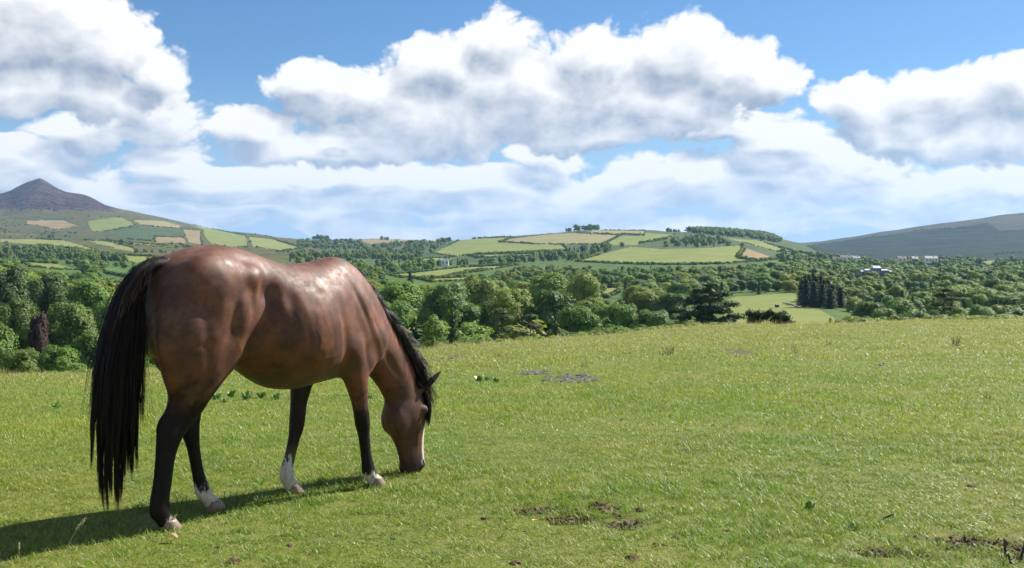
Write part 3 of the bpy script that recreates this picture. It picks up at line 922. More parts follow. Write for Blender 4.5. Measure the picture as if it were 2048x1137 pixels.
def horse_colour(me, V, N):
    x, y, z = V.T
    nz = noise3(V, 9.0, 4)
    nf = noise3(V * np.array([1, 1, 0.35]), 55.0, 3)
    bay = np.array([0.088, 0.029, 0.013])
    light = np.array([0.165, 0.053, 0.017])
    col = bay[None] + (light - bay)[None] * np.clip(0.5 + 0.9 * nz, 0, 1)[:, None]

    def lay(c, a):
        col[:] = col * (1 - a[:, None]) + np.array(c)[None] * a[:, None]

    def ss(v, a, b):
        t = np.clip((v - a) / (b - a), 0, 1)
        return t * t * (3 - 2 * t)
    leg = ss(z + 0.05 * nz, 0.80, 0.45)
    legx = np.where(x < 0, ss(z + 0.06 * nz, 0.92, 0.58), ss(z + 0.06 * nf + 0.04 * nz, 0.66, 0.47))
    isleg = (x < 0.86) & (z < 0.9)
    lay((0.0065, 0.005, 0.005), legx * isleg * 0.98)
    # dark along the croup by the tail, the belly, the crest
    lay((0.05, 0.022, 0.014), 0.55 * ss(x, -0.62, -0.8) * ss(z, 0.9, 1.3))
    lay((0.10, 0.065, 0.03), 0.6 * ss(z + 0.03 * nz, 0.86, 0.74) * ((x > -0.35) & (x < 0.5)))
    lay((0.22, 0.15, 0.10), 0.15 * ss(nz, 0.1, 0.5) * ss(z, 0.9, 1.2) * (x < 0.75))     # dusty dried coat
    # socks
    def sock(sel, top, jag):
        lay((0.62, 0.57, 0.50), ss(z + jag * nf, top + 0.012, top - 0.012) * sel)
    sock((x < -0.1) & (y > 0) & (x < -0.2), 0.145, 0.05)
    sock((x > 0.05) & (x < 0.45) & (y > 0), np.where(x < 0.235, 0.23, 0.17), 0.07)
    sock((x > 0.45) & (x < 0.86) & (y < 0), 0.085, 0.03)
    sock((x < -0.55) & (y < 0) & (x > -0.78), 0.062, 0.02)
    # dirt over the white
    lay((0.30, 0.22, 0.13), 0.45 * ss(nf, 0.0, 0.5) * ((z < 0.2) & (x < 0.86)) * (col[:, 1] > 0.3))
    # face: dark muzzle, white stripe down the nose
    head = (x > 0.92) & (z < 0.62)
    lay((0.060, 0.023, 0.013), 0.6 * head)
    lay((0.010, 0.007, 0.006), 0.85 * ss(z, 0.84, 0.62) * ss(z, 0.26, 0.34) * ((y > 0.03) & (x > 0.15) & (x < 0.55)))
    lay((0.028, 0.018, 0.015), head * ss(z + 0.03 * nz, 0.15, 0.07) * 0.92)
    lay((0.66, 0.60, 0.55), head * ss(np.abs(y + 0.008) + 0.008 * nf, 0.052, 0.042) * ss(N[:, 0], 0.2, 0.45) * ss(z, 0.02, 0.05) * ss(z + 0.02 * nz, 0.34, 0.27))
    lay((0.40, 0.28, 0.25), head * ss(np.abs(y) + 0.01 * nf, 0.046, 0.034) * ss(z, 0.085, 0.06) * ss(N[:, 0], 0.3, 0.6) * ss(x, 1.19, 1.22) * 0.8)
    d = np.sqrt(((x - 1.250) / 0.012)**2 + ((z - 0.070) / 0.015)**2)
    lay((0.012, 0.008, 0.008), ss(d, 1.3, 0.7) * (np.abs(y) > 0.025) * head)
    ear = (x > 1.22) & (z > 0.56)
    lay((0.012, 0.009, 0.008), ear * 0.95)
    crest = (x > 0.62) & (x < 1.25) & (np.abs(y) < 0.03) & (z > 1.9 - 0.95 * x)
    lay((0.015, 0.011, 0.01), crest * 0.8)
    at = me.color_attributes.new('coat', 'FLOAT_COLOR', 'POINT')
    rgba = np.concatenate([np.clip(col, 0.004, 1), np.ones((len(V), 1))], 1)
    at.data.foreach_set('color', rgba.astype(np.float32).reshape(-1))
    hair = np.clip(legx * isleg, 0, 1)
    return hair


def coat_material():
    m, k, b = material('bay_coat')
    at = k.node('ShaderNodeAttribute', attribute_name='coat')
    tc = k.node('ShaderNodeTexCoord')
    P = tc.outputs['Object']
    st = k.vm('MULTIPLY', P, (1, 1, 0.22))
    n1 = k.noise(st, 260.0, 3, 0.6)
    n2 = k.noise(P, 22.0, 5, 0.6)
    n3 = k.noise(P, 5.0, 3, 0.5)
    c = k.mix(k.rng(n1, 0.3, 0.7, 0.0, 0.35), at.outputs['Color'], (0.0, 0.0, 0.0))
    c = k.mix(k.rng(n3, 0.35, 0.7, 0.0, 0.30), c, k.mix(1.0, at.outputs['Color'], (1.35, 1.05, 0.85), 'MULTIPLY'))
    k.put(b.inputs['Base Color'], c)
    k.put(b.inputs['Roughness'], k.rng(n2, 0.3, 0.7, 0.50, 0.68))
    k.put(b.inputs['Specular IOR Level'], k.rng(k.xyz(at.outputs['Vector'])[0], 0.01, 0.10, 0.22, 0.48))
    k.put(b.inputs['Sheen Weight'], k.rng(k.xyz(at.outputs['Vector'])[0], 0.03, 0.14, 0.0, 0.04))
    b.inputs['Sheen Roughness'].default_value = 0.45
    b.inputs['Sheen Tint'].default_value = (1.0, 0.85, 0.75, 1)
    bp = k.node('ShaderNodeBump')
    bp.inputs['Strength'].default_value = 0.22
    bp.inputs['Distance'].default_value = 0.004
    k.put(bp.inputs['Height'], k.m('ADD', k.m('MULTIPLY', n1, 0.6), k.m('MULTIPLY', n2, 1.4)))
    k.l.new(bp.outputs[0], b.inputs['Normal'])
    return m


def hair_material():
    m, k, b = material('black_hair')
    tc = k.node('ShaderNodeTexCoord')
    n = k.noise(k.vm('MULTIPLY', tc.outputs['Object'], (1, 1, 0.1)), 90.0, 3, 0.6)
    k.put(b.inputs['Base Color'], k.mix(k.rng(n, 0.35, 0.7), (0.0065, 0.005, 0.005), (0.030, 0.018, 0.012)))
    b.inputs['Roughness'].default_value = 0.5
    b.inputs['Specular IOR Level'].default_value = 0.28
    return m


def strands(name, paths, rad, mat, parent):
    """tapering three-sided hairs along the given paths (each an array of points)"""
    vs, fs = [], []
    base = 0
    for P, r in zip(paths, rad):
        n = len(P)
        T = np.gradient(P, axis=0)
        T /= np.linalg.norm(T, axis=1)[:, None] + 1e-9
        ref = np.array([0.31, 0.77, 0.55])
        U = np.cross(T, ref)
        U /= np.linalg.norm(U, axis=1)[:, None] + 1e-9
        W = np.cross(T, U)
        tt = np.linspace(0, 1, n)
        rr = r * (1 - 0.85 * tt**3)
        for k in range(3):
            a = 2 * math.pi * k / 3
            vs.append(P + (U * math.cos(a) + W * math.sin(a)) * rr[:, None])
        idx = np.arange(n - 1)
        for k in range(3):
            k2 = (k + 1) % 3
            fs.append(np.stack([base + k * n + idx, base + k2 * n + idx, base + k2 * n + idx + 1, base + k * n + idx + 1], -1))
        base += 3 * n
    o = mesh_obj(name, np.concatenate(vs), np.concatenate(fs), mat, parent, smooth=True)
    return o


def build_horse():
    root = empty('horse', H_LOC, H_ROT)
    root.location.z = hz(H_LOC.x, H_LOC.y)
    tag(root, 'bay horse with black mane and tail grazing with its head down', 'horse')
    me = horse_skin()
    V, N = horse_sculpt(me)
    horse_colour(me, V, N)
    me.materials.clear()
    me.materials.append(coat_material())
    me.polygons.foreach_set('use_smooth', [True] * len(me.polygons))
    body = bpy.data.objects.new('body', me)
    C.objects.link(body)
    body.parent = root
    hair = hair_material()
    r = np.random.default_rng(21)
    # tail: locks that fall from the dock
    paths, rad = [], []
    locks = []
    for i in range(34):
        u = r.uniform(-1, 1)
        v = r.uniform(-1, 1)
        locks.append((u, v, r.uniform(0.17, 0.45) if abs(u) < 0.6 else r.uniform(0.28, 0.75), r.normal(0, 0.02), r.normal(0, 0.02)))
    tz = np.array([(-0.70, 1.500, 0.020, 0.020), (-0.775, 1.480, 0.035, 0.035), (-0.86, 1.405, 0.055, 0.05), (-0.925, 1.27, 0.080, 0.06), (-0.955, 1.08, 0.118, 0.07), (-0.985, 0.88, 0.138, 0.08),
                   (-1.00, 0.60, 0.155, 0.09), (-1.005, 0.35, 0.160, 0.09), (-1.0, 0.12, 0.150, 0.085)])
    ts = np.concatenate([[0], np.cumsum(np.hypot(np.diff(tz[:, 0]), np.diff(tz[:, 1])))])
    for i in range(3600):
        u0, v0, zend, jx, jy = locks[r.integers(len(locks))] if i < 3520 else (r.choice([-1, 1]) * r.uniform(1.0, 1.3), r.normal(0, 1), r.uniform(0.35, 0.85), 0, 0)
        su = np.clip(u0 + r.normal(0, 0.22), -1.15, 1.15) if i < 3520 else u0
        sv = np.clip(v0 + r.normal(0, 0.3), -1.15, 1.15)
        s0 = r.uniform(0, 0.36)
        s1 = np.interp(-(zend + r.normal(0, 0.03)), -tz[:, 1], ts)
        st = s0 + (s1 - s0) * np.linspace(0, 1, 19)
        cx, cz, wx, wy = [np.interp(st, ts, tz[:, q]) for q in range(4)]
        t = np.clip(st / ts[-1], 0, 1)
        gather = np.clip((t - 0.32) / 0.45, 0, 1)
        uu = su + (u0 + (su - u0) * 0.10 - su) * gather
        vv = sv + (v0 + (sv - v0) * 0.25 - sv) * gather
        grow = np.clip((st - s0) / 0.25, 0, 1)
        grow = 0.25 + 0.75 * grow * (2 - grow)
        # offset across the fall of the tail: the dock slants, the rest hangs
        T = np.stack([np.gradient(cx, st), np.gradient(cz, st)], 1)
        T /= np.linalg.norm(T, axis=1)[:, None]
        wob = 0.007 * np.sin(cz * 9 + r.uniform(0, 6.28)) * t
        off = 0.70 * wx * uu * grow
        paths.append(np.stack([cx - T[:, 1] * off + wob + jx * t, wy * vv * grow + wob * 0.7 + jy * t, cz + T[:, 0] * off], 1))
        rad.append(r.uniform(0.0009, 0.0020) if i < 3520 else 0.0010)
    dock = Blob()
    dock.limb([(-0.68, 0, 1.46, 0.04, 0.05), (-0.77, 0, 1.455, 0.036, 0.042), (-0.845, 0, 1.39, 0.030, 0.034), (-0.90, 0, 1.28, 0.024, 0.026), (-0.93, 0, 1.12, 0.012, 0.014)], 12)
    tail = strands('tail', paths, rad, hair, root)
    dk = mesh_obj('dock', dock.v, dock.f, hair, tail, smooth=True)
    # mane on the crest and forelock over the brow
    crest = np.array([(0.60, 1.440), (0.69, 1.375), (0.80, 1.262), (0.89, 1.150), (0.975, 1.040), (1.055, 0.938), (1.13, 0.838), (1.19, 0.735), (1.222, 0.64), (1.232, 0.585)])
    sC = np.concatenate([[0], np.cumsum(np.linalg.norm(np.diff(crest, axis=0), axis=1))])
    paths, rad = [], []
    for i in range(2600):
        s = r.uniform(0.03, 0.95)
        st = s * sC[-1]
        cx, cz = np.interp(st, sC, crest[:, 0]), np.interp(st, sC, crest[:, 1])
        cx2, cz2 = np.interp(st + 0.01, sC, crest[:, 0]), np.interp(st + 0.01, sC, crest[:, 1])
        T = np.array([cx2 - cx, 0, cz2 - cz])
        T /= np.linalg.norm(T) + 1e-9
        Nn = np.array([-T[2], 0, T[0]])
        Nn = Nn if Nn[2] > 0 or Nn[0] > 0 else -Nn
        L = (0.085 + 0.16 * min(1, s * 1.8)) * r.uniform(0.6, 1.15)
        lock = math.sin(s * 60) * 0.5 + math.sin(s * 143 + 1) * 0.5
        side = -1 if r.random() < 0.80 else 1
        p = np.array([cx, r.normal(0, 0.010), cz]) - Nn * 0.012
        d = Nn * r.uniform(0.5, 0.9) + T * (0.45 + 0.3 * lock) + np.array([0, side * (0.25 + 0.25 * r.random()), 0])
        d /= np.linalg.norm(d)
        pts = [p]
        n = 9
        for j in range(n - 1):
            d = d + np.array([0, side * 0.10, -0.42]) * (0.55 + 0.2 * lock) + T * 0.10
            if s < 0.33:
                d = d + 0.25 * np.array([math.sin(j * 1.3 + s * 70), 0, math.cos(j * 1.3 + s * 70)])
            d /= np.linalg.norm(d)
            p = p + d * L / (n - 1)
            # keep outside the neck: at least its half width from the middle plane below the crest
            depth = max(0.0, -(np.dot(p - np.array([cx, 0, cz]), Nn)))
            lim = min(0.085, 0.022 + 0.75 * depth)
            if depth > 0 and abs(p[1]) < lim:
                p[1] = side * lim
            pts.append(p.copy())
        paths.append(np.array(pts))
        rad.append(r.uniform(0.0012, 0.0022))
    strands('mane', paths, rad, hair, root)
    paths, rad = [], []
    fz = np.array([0.25, 0.29, 0.35, 0.41, 0.46, 0.53, 0.59, 0.625, 0.66])
    fx = np.array([1.285, 1.290, 1.298, 1.302, 1.298, 1.278, 1.245, 1.20, 1.17])
    for i in range(1300):
        p = np.array([1.20 + r.normal(0, 0.014), r.normal(0, 0.028), 0.628 + r.normal(0, 0.012)])
        yo = np.clip(p[1] * 2.3 + r.normal(0, 0.02) - 0.022, -0.098, 0.085)
        L = r.uniform(0.16, 0.31)
        h = r.uniform(0.006, 0.036)
        pts = []
        for t in np.linspace(0, 1, 11):
            zz = p[2] - L * t + 0.02 * math.sin(min(1, 4 * t) * math.pi)
            yy = p[1] + (yo - p[1]) * t**0.7
            face = np.interp(zz, fz, fx) - 4.5 * yy * yy
            pts.append(np.array([p[0] * (1 - min(1, 5 * t)) + (face + h * math.sin(0.4 + 2.4 * t)) * min(1, 5 * t), yy, zz]))
        paths.append(np.array(pts))
        rad.append(r.uniform(0.0012, 0.002))
    strands('forelock', paths, rad, hair, root)
    # feather behind the fetlocks is short; hooves
    hm, k, b = material('hoof_horn')
    tc = k.node('ShaderNodeTexCoord')
    n = k.noise(k.vm('MULTIPLY', tc.outputs['Object'], (6, 6, 60)), 3.0, 3, 0.6)
    k.put(b.inputs['Base Color'], k.mix(n, (0.30, 0.22, 0.15), (0.15, 0.105, 0.07)))
    b.inputs['Roughness'].default_value = 0.5
    for (hx, hy) in ((-0.742, -0.104), (-0.320, 0.104), (0.753, -0.115), (0.270, 0.115)):
        B = Blob()
        rings = []
        for z, rx, ry, sh in ((-0.012, 0.066, 0.060, 0.018), (0.0, 0.066, 0.060, 0.016), (0.025, 0.060, 0.055, 0.006), (0.05, 0.053, 0.050, -0.006), (0.060, 0.049, 0.047, -0.010)):
            pts = []
            for j in range(24):
                a = 2 * math.pi * j / 24
                cx = math.cos(a)
                pts.append((hx + sh + rx * (cx if cx > -0.3 else -0.3 + (cx + 0.3) * 0.9), hy + ry * math.sin(a), z))
            rings.append(pts)
        B.loft(rings, 24)
        mesh_obj('hoof', B.v, B.f, hm, root, smooth=True)
    em, k, b = material('eye')
    b.inputs['Base Color'].default_value = (0.012, 0.007, 0.005, 1)
    b.inputs['Roughness'].default_value = 0.08
    for s in (-1, 1):
        B = Blob()
        B.ell((1.232, 0.0905 * s, 0.428), (0.021, 0.016, 0.018))
        mesh_obj('eye', B.v, B.f, em, root, smooth=True)
    return root


horse = build_horse()


# ------------------------------------------------------------------ trees
def foliage_material(name, per_instance=None):
    m, k, b = material(name)
    oi = k.node('ShaderNodeObjectInfo')
    geo = k.node('ShaderNodeNewGeometry')
    tc = k.node('ShaderNodeTexCoord')
    if per_instance:
        cr = k.node('ShaderNodeValToRGB')
        k.put(cr.inputs[0], oi.outputs['Random'])
        el = cr.color_ramp.elements
        while len(el) < len(per_instance):
            el.new(0.5)
        for i, c in enumerate(per_instance):
            el[i].position = i / (len(per_instance) - 1)
            el[i].color = (*c, 1)
        base = cr.outputs[0]
    else:
        base = oi.outputs['Color']
    isl = geo.outputs['Random Per Island']
    c = k.mix(1.0, base, k.mix(isl, (0.62, 0.66, 0.6), (1.35, 1.28, 1.1)), 'MULTIPLY')
    n = k.noise(tc.outputs['Object'], 4.5, 2, 0.5)
    c = k.mix(k.rng(n, 0.42, 0.66, 0.0, 0.65), c, k.mix(1.0, c, (1.12, 1.02, 0.75), 'MULTIPLY'))
    k.put(b.inputs['Base Color'], c)
    b.inputs['Roughness'].default_value = 0.6
    b.inputs['Specular IOR Level'].default_value = 0.25
    tr = k.node('ShaderNodeBsdfTranslucent')
    k.put(tr.inputs[0], k.mix(1.0, c, (1.3, 1.45, 0.6), 'MULTIPLY'))
    mx = k.node('ShaderNodeMixShader')
    mx.inputs[0].default_value = 0.28
    k.l.new(b.outputs[0], mx.inputs[1])
    k.l.new(tr.outputs[0], mx.inputs[2])
    k.l.new(mx.outputs[0], k.n['Material Output'].inputs[0])
    return m


LEAF = foliage_material('foliage')
LEAF_FAR = foliage_material('far_foliage', [(0.096, 0.171, 0.037), (0.139, 0.232, 0.047), (0.180, 0.273, 0.052), (0.241, 0.304, 0.058), (0.082, 0.147, 0.041), (0.205, 0.237, 0.052), (0.120, 0.203, 0.047)])
LEAF_FIR = foliage_material('far_needles', [(0.038, 0.080, 0.042), (0.057, 0.104, 0.049), (0.049, 0.095, 0.046), (0.068, 0.114, 0.053)])
BARK, _k, _b = material('bark')
_t = _k.node('ShaderNodeTexCoord')
_k.put(_b.inputs['Base Color'], _k.mix(_k.noise(_k.vm('MULTIPLY', _t.outputs['Object'], (30, 30, 6)), 1.0, 4, 0.7), (0.055, 0.042, 0.032), (0.17, 0.14, 0.11)))
_b.inputs['Roughness'].default_value = 0.9


def leaf_quads(P, N, size, r, aspect=0.7):
    n = len(P)
    N = N / (np.linalg.norm(N, axis=1)[:, None] + 1e-9)
    ref = r.normal(size=(n, 3))
    U = np.cross(N, ref)
    U /= np.linalg.norm(U, axis=1)[:, None] + 1e-9
    W = np.cross(N, U)
    a = (size * r.uniform(0.6, 1.25, n))[:, None] * 0.5
    b = a * r.uniform(aspect * 0.7, aspect * 1.3, n)[:, None]
    V = np.stack([P - U * a, P - W * b * r.uniform(0.6, 1.0, (n, 1)), P + U * a + N * a * 0.25, P + W * b], 1).reshape(-1, 3)
    f = np.arange(4 * n).reshape(-1, 4)
    return V, f


def ico_core(centres, radii, sub=1, r=None):
    bm = bmesh.new()
    bmesh.ops.create_icosphere(bm, subdivisions=sub, radius=1.0)
    v = np.array([x.co[:] for x in bm.verts])
    f = np.array([[q.index for q in p.verts] for p in bm.faces])
    bm.free()
    V, Fs = [], []
    for i, (c, rad) in enumerate(zip(centres, radii)):
        V.append(v * np.asarray(rad) * (1 + 0.18 * (r.random((len(v), 1)) - 0.5)) + c)
        Fs.append(f + i * len(v))
    return np.concatenate(V), np.concatenate(Fs)


def finish(name, leafV, leafF, coreV=None, coreF=None, mat=None):
    me = bpy.data.meshes.new(name)
    V = leafV
    faces = leafF.tolist()
    if coreV is not None:
        faces = faces + (coreF + len(V)).tolist()
        V = np.concatenate([V, coreV])
    me.from_pydata(V.tolist(), [], faces)
    me.materials.append(mat or LEAF)
    return me


def broad_crown(seed, nleaf, size, width=0.40, low=0.16, sub=1, mat=None, nlobe=19, name='crown'):
    """rounded crown of many unequal lobes, for a tree one unit tall"""
    r = np.random.default_rng(seed)
    C_, R_ = [], []
    for i in range(nlobe):
        z = low + 0.09 + (0.90 - low - 0.12) * (i + r.uniform(0, 1)) / nlobe
        t = (z - low) / (1 - low)
        env = width * math.sin(math.pi * min(1, 0.16 + 0.86 * t))**0.62 if t < 0.95 else width * 0.3
        a = 2.4 * i + r.uniform(-0.6, 0.6)
        d = env * r.uniform(0.35, 0.78)
        C_.append((d * math.cos(a), d * math.sin(a), z))
        R_.append(r.uniform(0.10, 0.19) * (1.0 if t < 0.8 else 0.8))
    C_.append((0, 0, 0.55))
    R_.append(0.22)
    C_, R_ = np.array(C_), np.array(R_)
    P, N = [], []
    k = int(nleaf * 1.6)
    w = R_**2 / (R_**2).sum()
    idx = r.choice(len(R_), k, p=w)
    d = r.normal(size=(k, 3))
    d /= np.linalg.norm(d, axis=1)[:, None]
    d[:, 2] = np.where(d[:, 2] < -0.55, -d[:, 2], d[:, 2])
    rad = R_[idx] * (0.86 + 0.26 * r.random(k)**1.5)
    P = C_[idx] + d * rad[:, None]
    # drop leaves buried in other lobes
    dist = np.linalg.norm(P[:, None, :] - C_[None], axis=2) / R_[None]
    keep = (dist.min(1) > 0.82) & (P[:, 2] > low * 0.8)
    P, d = P[keep][:nleaf], d[keep][:nleaf]
    ctr = P - np.array([0, 0, 0.42])
    ctr /= np.linalg.norm(ctr, axis=1)[:, None]
    N = 0.9 * d + 0.9 * ctr + 0.42 * r.normal(size=d.shape)
    V, f = leaf_quads(P, N, size, r)
    cV, cF = ico_core(C_, R_ * 0.84, sub, r)
    return finish(name, V, f, cV, cF, mat)


def fir_crown(seed, nleaf, size, width=0.20, low=0.04, gaps=0.0, mat=None, droop=0.35, name='crown'):
    r = np.random.default_rng(seed)
    P, N = [], []
    tiers = 16
    for i in range(tiers):
        z = low + (0.98 - low) * (i + 0.3 * r.random()) / tiers
        rr = width * (1 - (z - low) / (1 - low))**0.85 + 0.015
        nb = max(5, int(11 * (1 - 0.5 * i / tiers)))
        for j in range(nb):
            if r.random() < gaps:
                continue
            a = 2 * math.pi * (j + r.random()) / nb
            L = rr * r.uniform(0.7, 1.15)
            m = max(3, int(nleaf / tiers / nb))
            t = r.random(m)**0.6
            sp = 0.16 * L * (1.1 - t) + 0.012
            x = L * t
            P.append(np.stack([x * math.cos(a) + r.normal(0, 1, m) * sp, x * math.sin(a) + r.normal(0, 1, m) * sp, z - droop * x * t + r.normal(0, 0.008, m)], 1))
            N.append(np.stack([np.full(m, 0.5 * math.cos(a)), np.full(m, 0.5 * math.sin(a)), np.full(m, 0.9)], 1) + 0.5 * r.normal(size=(m, 3)))
    P, N = np.concatenate(P), np.concatenate(N)
    V, f = leaf_quads(P, N, size, r, 0.5)
    zs = np.linspace(low + 0.05, 0.92, 9)
    cV, cF = ico_core(np.stack([0 * zs, 0 * zs, zs], 1), np.stack([(width * 0.62 * (1 - (zs - low) / (1 - low))**0.85 + 0.01)] * 2 + [np.full(9, 0.07)], 1), 1, r)
    if gaps > 0.3:
        return finish(name, V, f, None, None, mat)
    return finish(name, V, f, cV, cF, mat)


def plate_crown(seed, plates, nleaf, size, mat=None, name='crown'):
    """flat shelves of foliage (cedar, pine): plates = (x, y, z, rx, ry, rz)"""
    r = np.random.default_rng(seed)
    pl = np.array(plates)
    w = pl[:, 3] * pl[:, 4]
    idx = r.choice(len(pl), nleaf, p=w / w.sum())
    d = r.normal(size=(nleaf, 3))
    d /= np.linalg.norm(d, axis=1)[:, None]
    rad = r.random(nleaf)**0.4
    P = pl[idx, :3] + d * pl[idx, 3:6] * rad[:, None]
    P[:, 2] -= 0.10 * ((P[:, 0] - pl[idx, 0])**2 + (P[:, 1] - pl[idx, 1])**2) / np.maximum(pl[idx, 3], 0.05)
    N = np.array([0, 0, 1.0]) + 0.55 * r.normal(size=(nleaf, 3)) + d * np.array([0.4, 0.4, 0.2])
    V, f = leaf_quads(P, N, size, r, 0.6)
    cV, cF = ico_core(pl[:, :3], pl[:, 3:6] * np.array([0.84, 0.84, 0.72]), 1, r)
    return finish(name, V, f, cV, cF, mat)


def trunk_mesh(seed, h=0.55, r0=0.026, limbs=7, lean=0.02, top=0.006, straight=False):
    r = np.random.default_rng(seed)
    b = Blob()
    x = r.normal(0, lean)
    y = r.normal(0, lean)

    def at(t):
        return (x * t * t, y * t * t, h * t)
    b.limb([(*at(t), r0 * (1.35 if t == 0 else 1 - t) + top, r0 * (1.35 if t == 0 else 1 - t) + top) for t in (0, 0.08, 0.35, 0.7, 1.0)], 8, 1)
    for i in range(limbs):
        t = r.uniform(0.3, 0.95)
        p = np.array(at(t))
        a = 2.4 * i + r.uniform(-0.4, 0.4)
        L = r.uniform(0.14, 0.3) * (0.6 if straight else 1)
        up = 0.1 if straight else r.uniform(0.5, 1.0)
        q = p + np.array([math.cos(a) * L, math.sin(a) * L, up * L])
        mid = (p + q) / 2 + np.array([0, 0, -0.04 * L])
        rr = r0 * 0.42 * (1.1 - t)
        b.limb([(*p, rr + 0.003, rr + 0.003), (*mid, rr * 0.7 + 0.002, rr * 0.7 + 0.002), (*q, 0.0015, 0.0015)], 5, 1)
    me = bpy.data.meshes.new('trunk')
    me.from_pydata(b.v, [], b.f)
    me.materials.append(BARK)
    me.polygons.foreach_set('use_smooth', [True] * len(me.polygons))
    return me


def seg_at(pts, x):
    a = np.array(pts, float)
    return float(np.interp(x, a[:, 0], a[:, 1]))


YLIM = [
    (110, [(-300, 610), (0, 645), (250, 655), (850, 660), (1200, 668), (1330, 655), (1400, 640), (2400, 632)]),
    (170, [(-300, 575), (0, 585), (100, 605), (250, 608), (850, 605), (1000, 612), (1200, 632), (1350, 640), (1480, 648), (1660, 648), (1720, 632), (2400, 622)]),
    (260, [(-300, 540), (0, 545), (60, 560), (250, 575), (850, 575), (1000, 575), (1200, 582), (1350, 598), (1480, 640), (1650, 640), (1700, 605), (1850, 610), (2048, 598), (2400, 590)]),
    (400, [(-300, 522), (0, 528), (120, 542), (250, 552), (700, 556), (850, 562), (1000, 560), (1100, 558), (1250, 572), (1400, 560), (1480, 572), (1600, 552), (1690, 566), (1800, 572), (2048, 555), (2400, 545)]),
    (600, [(-300, 515), (0, 520), (250, 540), (700, 545), (900, 556), (1100, 542), (1250, 548), (1400, 538), (1600, 536), (1700, 555), (1800, 548), (1900, 536), (2048, 530), (2400, 525)]),
    (950, [(-300, 508), (0, 512), (250, 520), (700, 528), (900, 531), (1100, 528), (1250, 526), (1500, 518), (1650, 516), (1800, 524), (2048, 527), (2400, 522)]),
]


def ylim(px, r):
    rows = [x[0] for x in YLIM]
    return float(np.interp(math.log(r), np.log(rows), [seg_at(p, px) for _, p in YLIM]))


def covers(px0, px1, y0, y1, r):
    for (look, ra, rb, poly, lab) in FIELDS:
        p = np.array(poly)
        if p[:, 0].max() < px0 or p[:, 0].min() > px1 or p[:, 1].max() < y0 or p[:, 1].min() > y1:
            continue
        if ra < r * 0.82 and not (ra < 650):
            continue
        gx, gy = np.meshgrid(np.linspace(px0, px1, 4), np.linspace(y0, y1, 9))
        if inside(poly, gx.ravel(), gy.ravel()).any():
            if r < ra * 1.25 or inside(poly, np.array([(px0 + px1) / 2]), np.array([y1]))[0]:
                return True
            # same depth range: only what stands in front of the field hides it
            if y1 > p[:, 1].min() + 2:
                return True
    return False


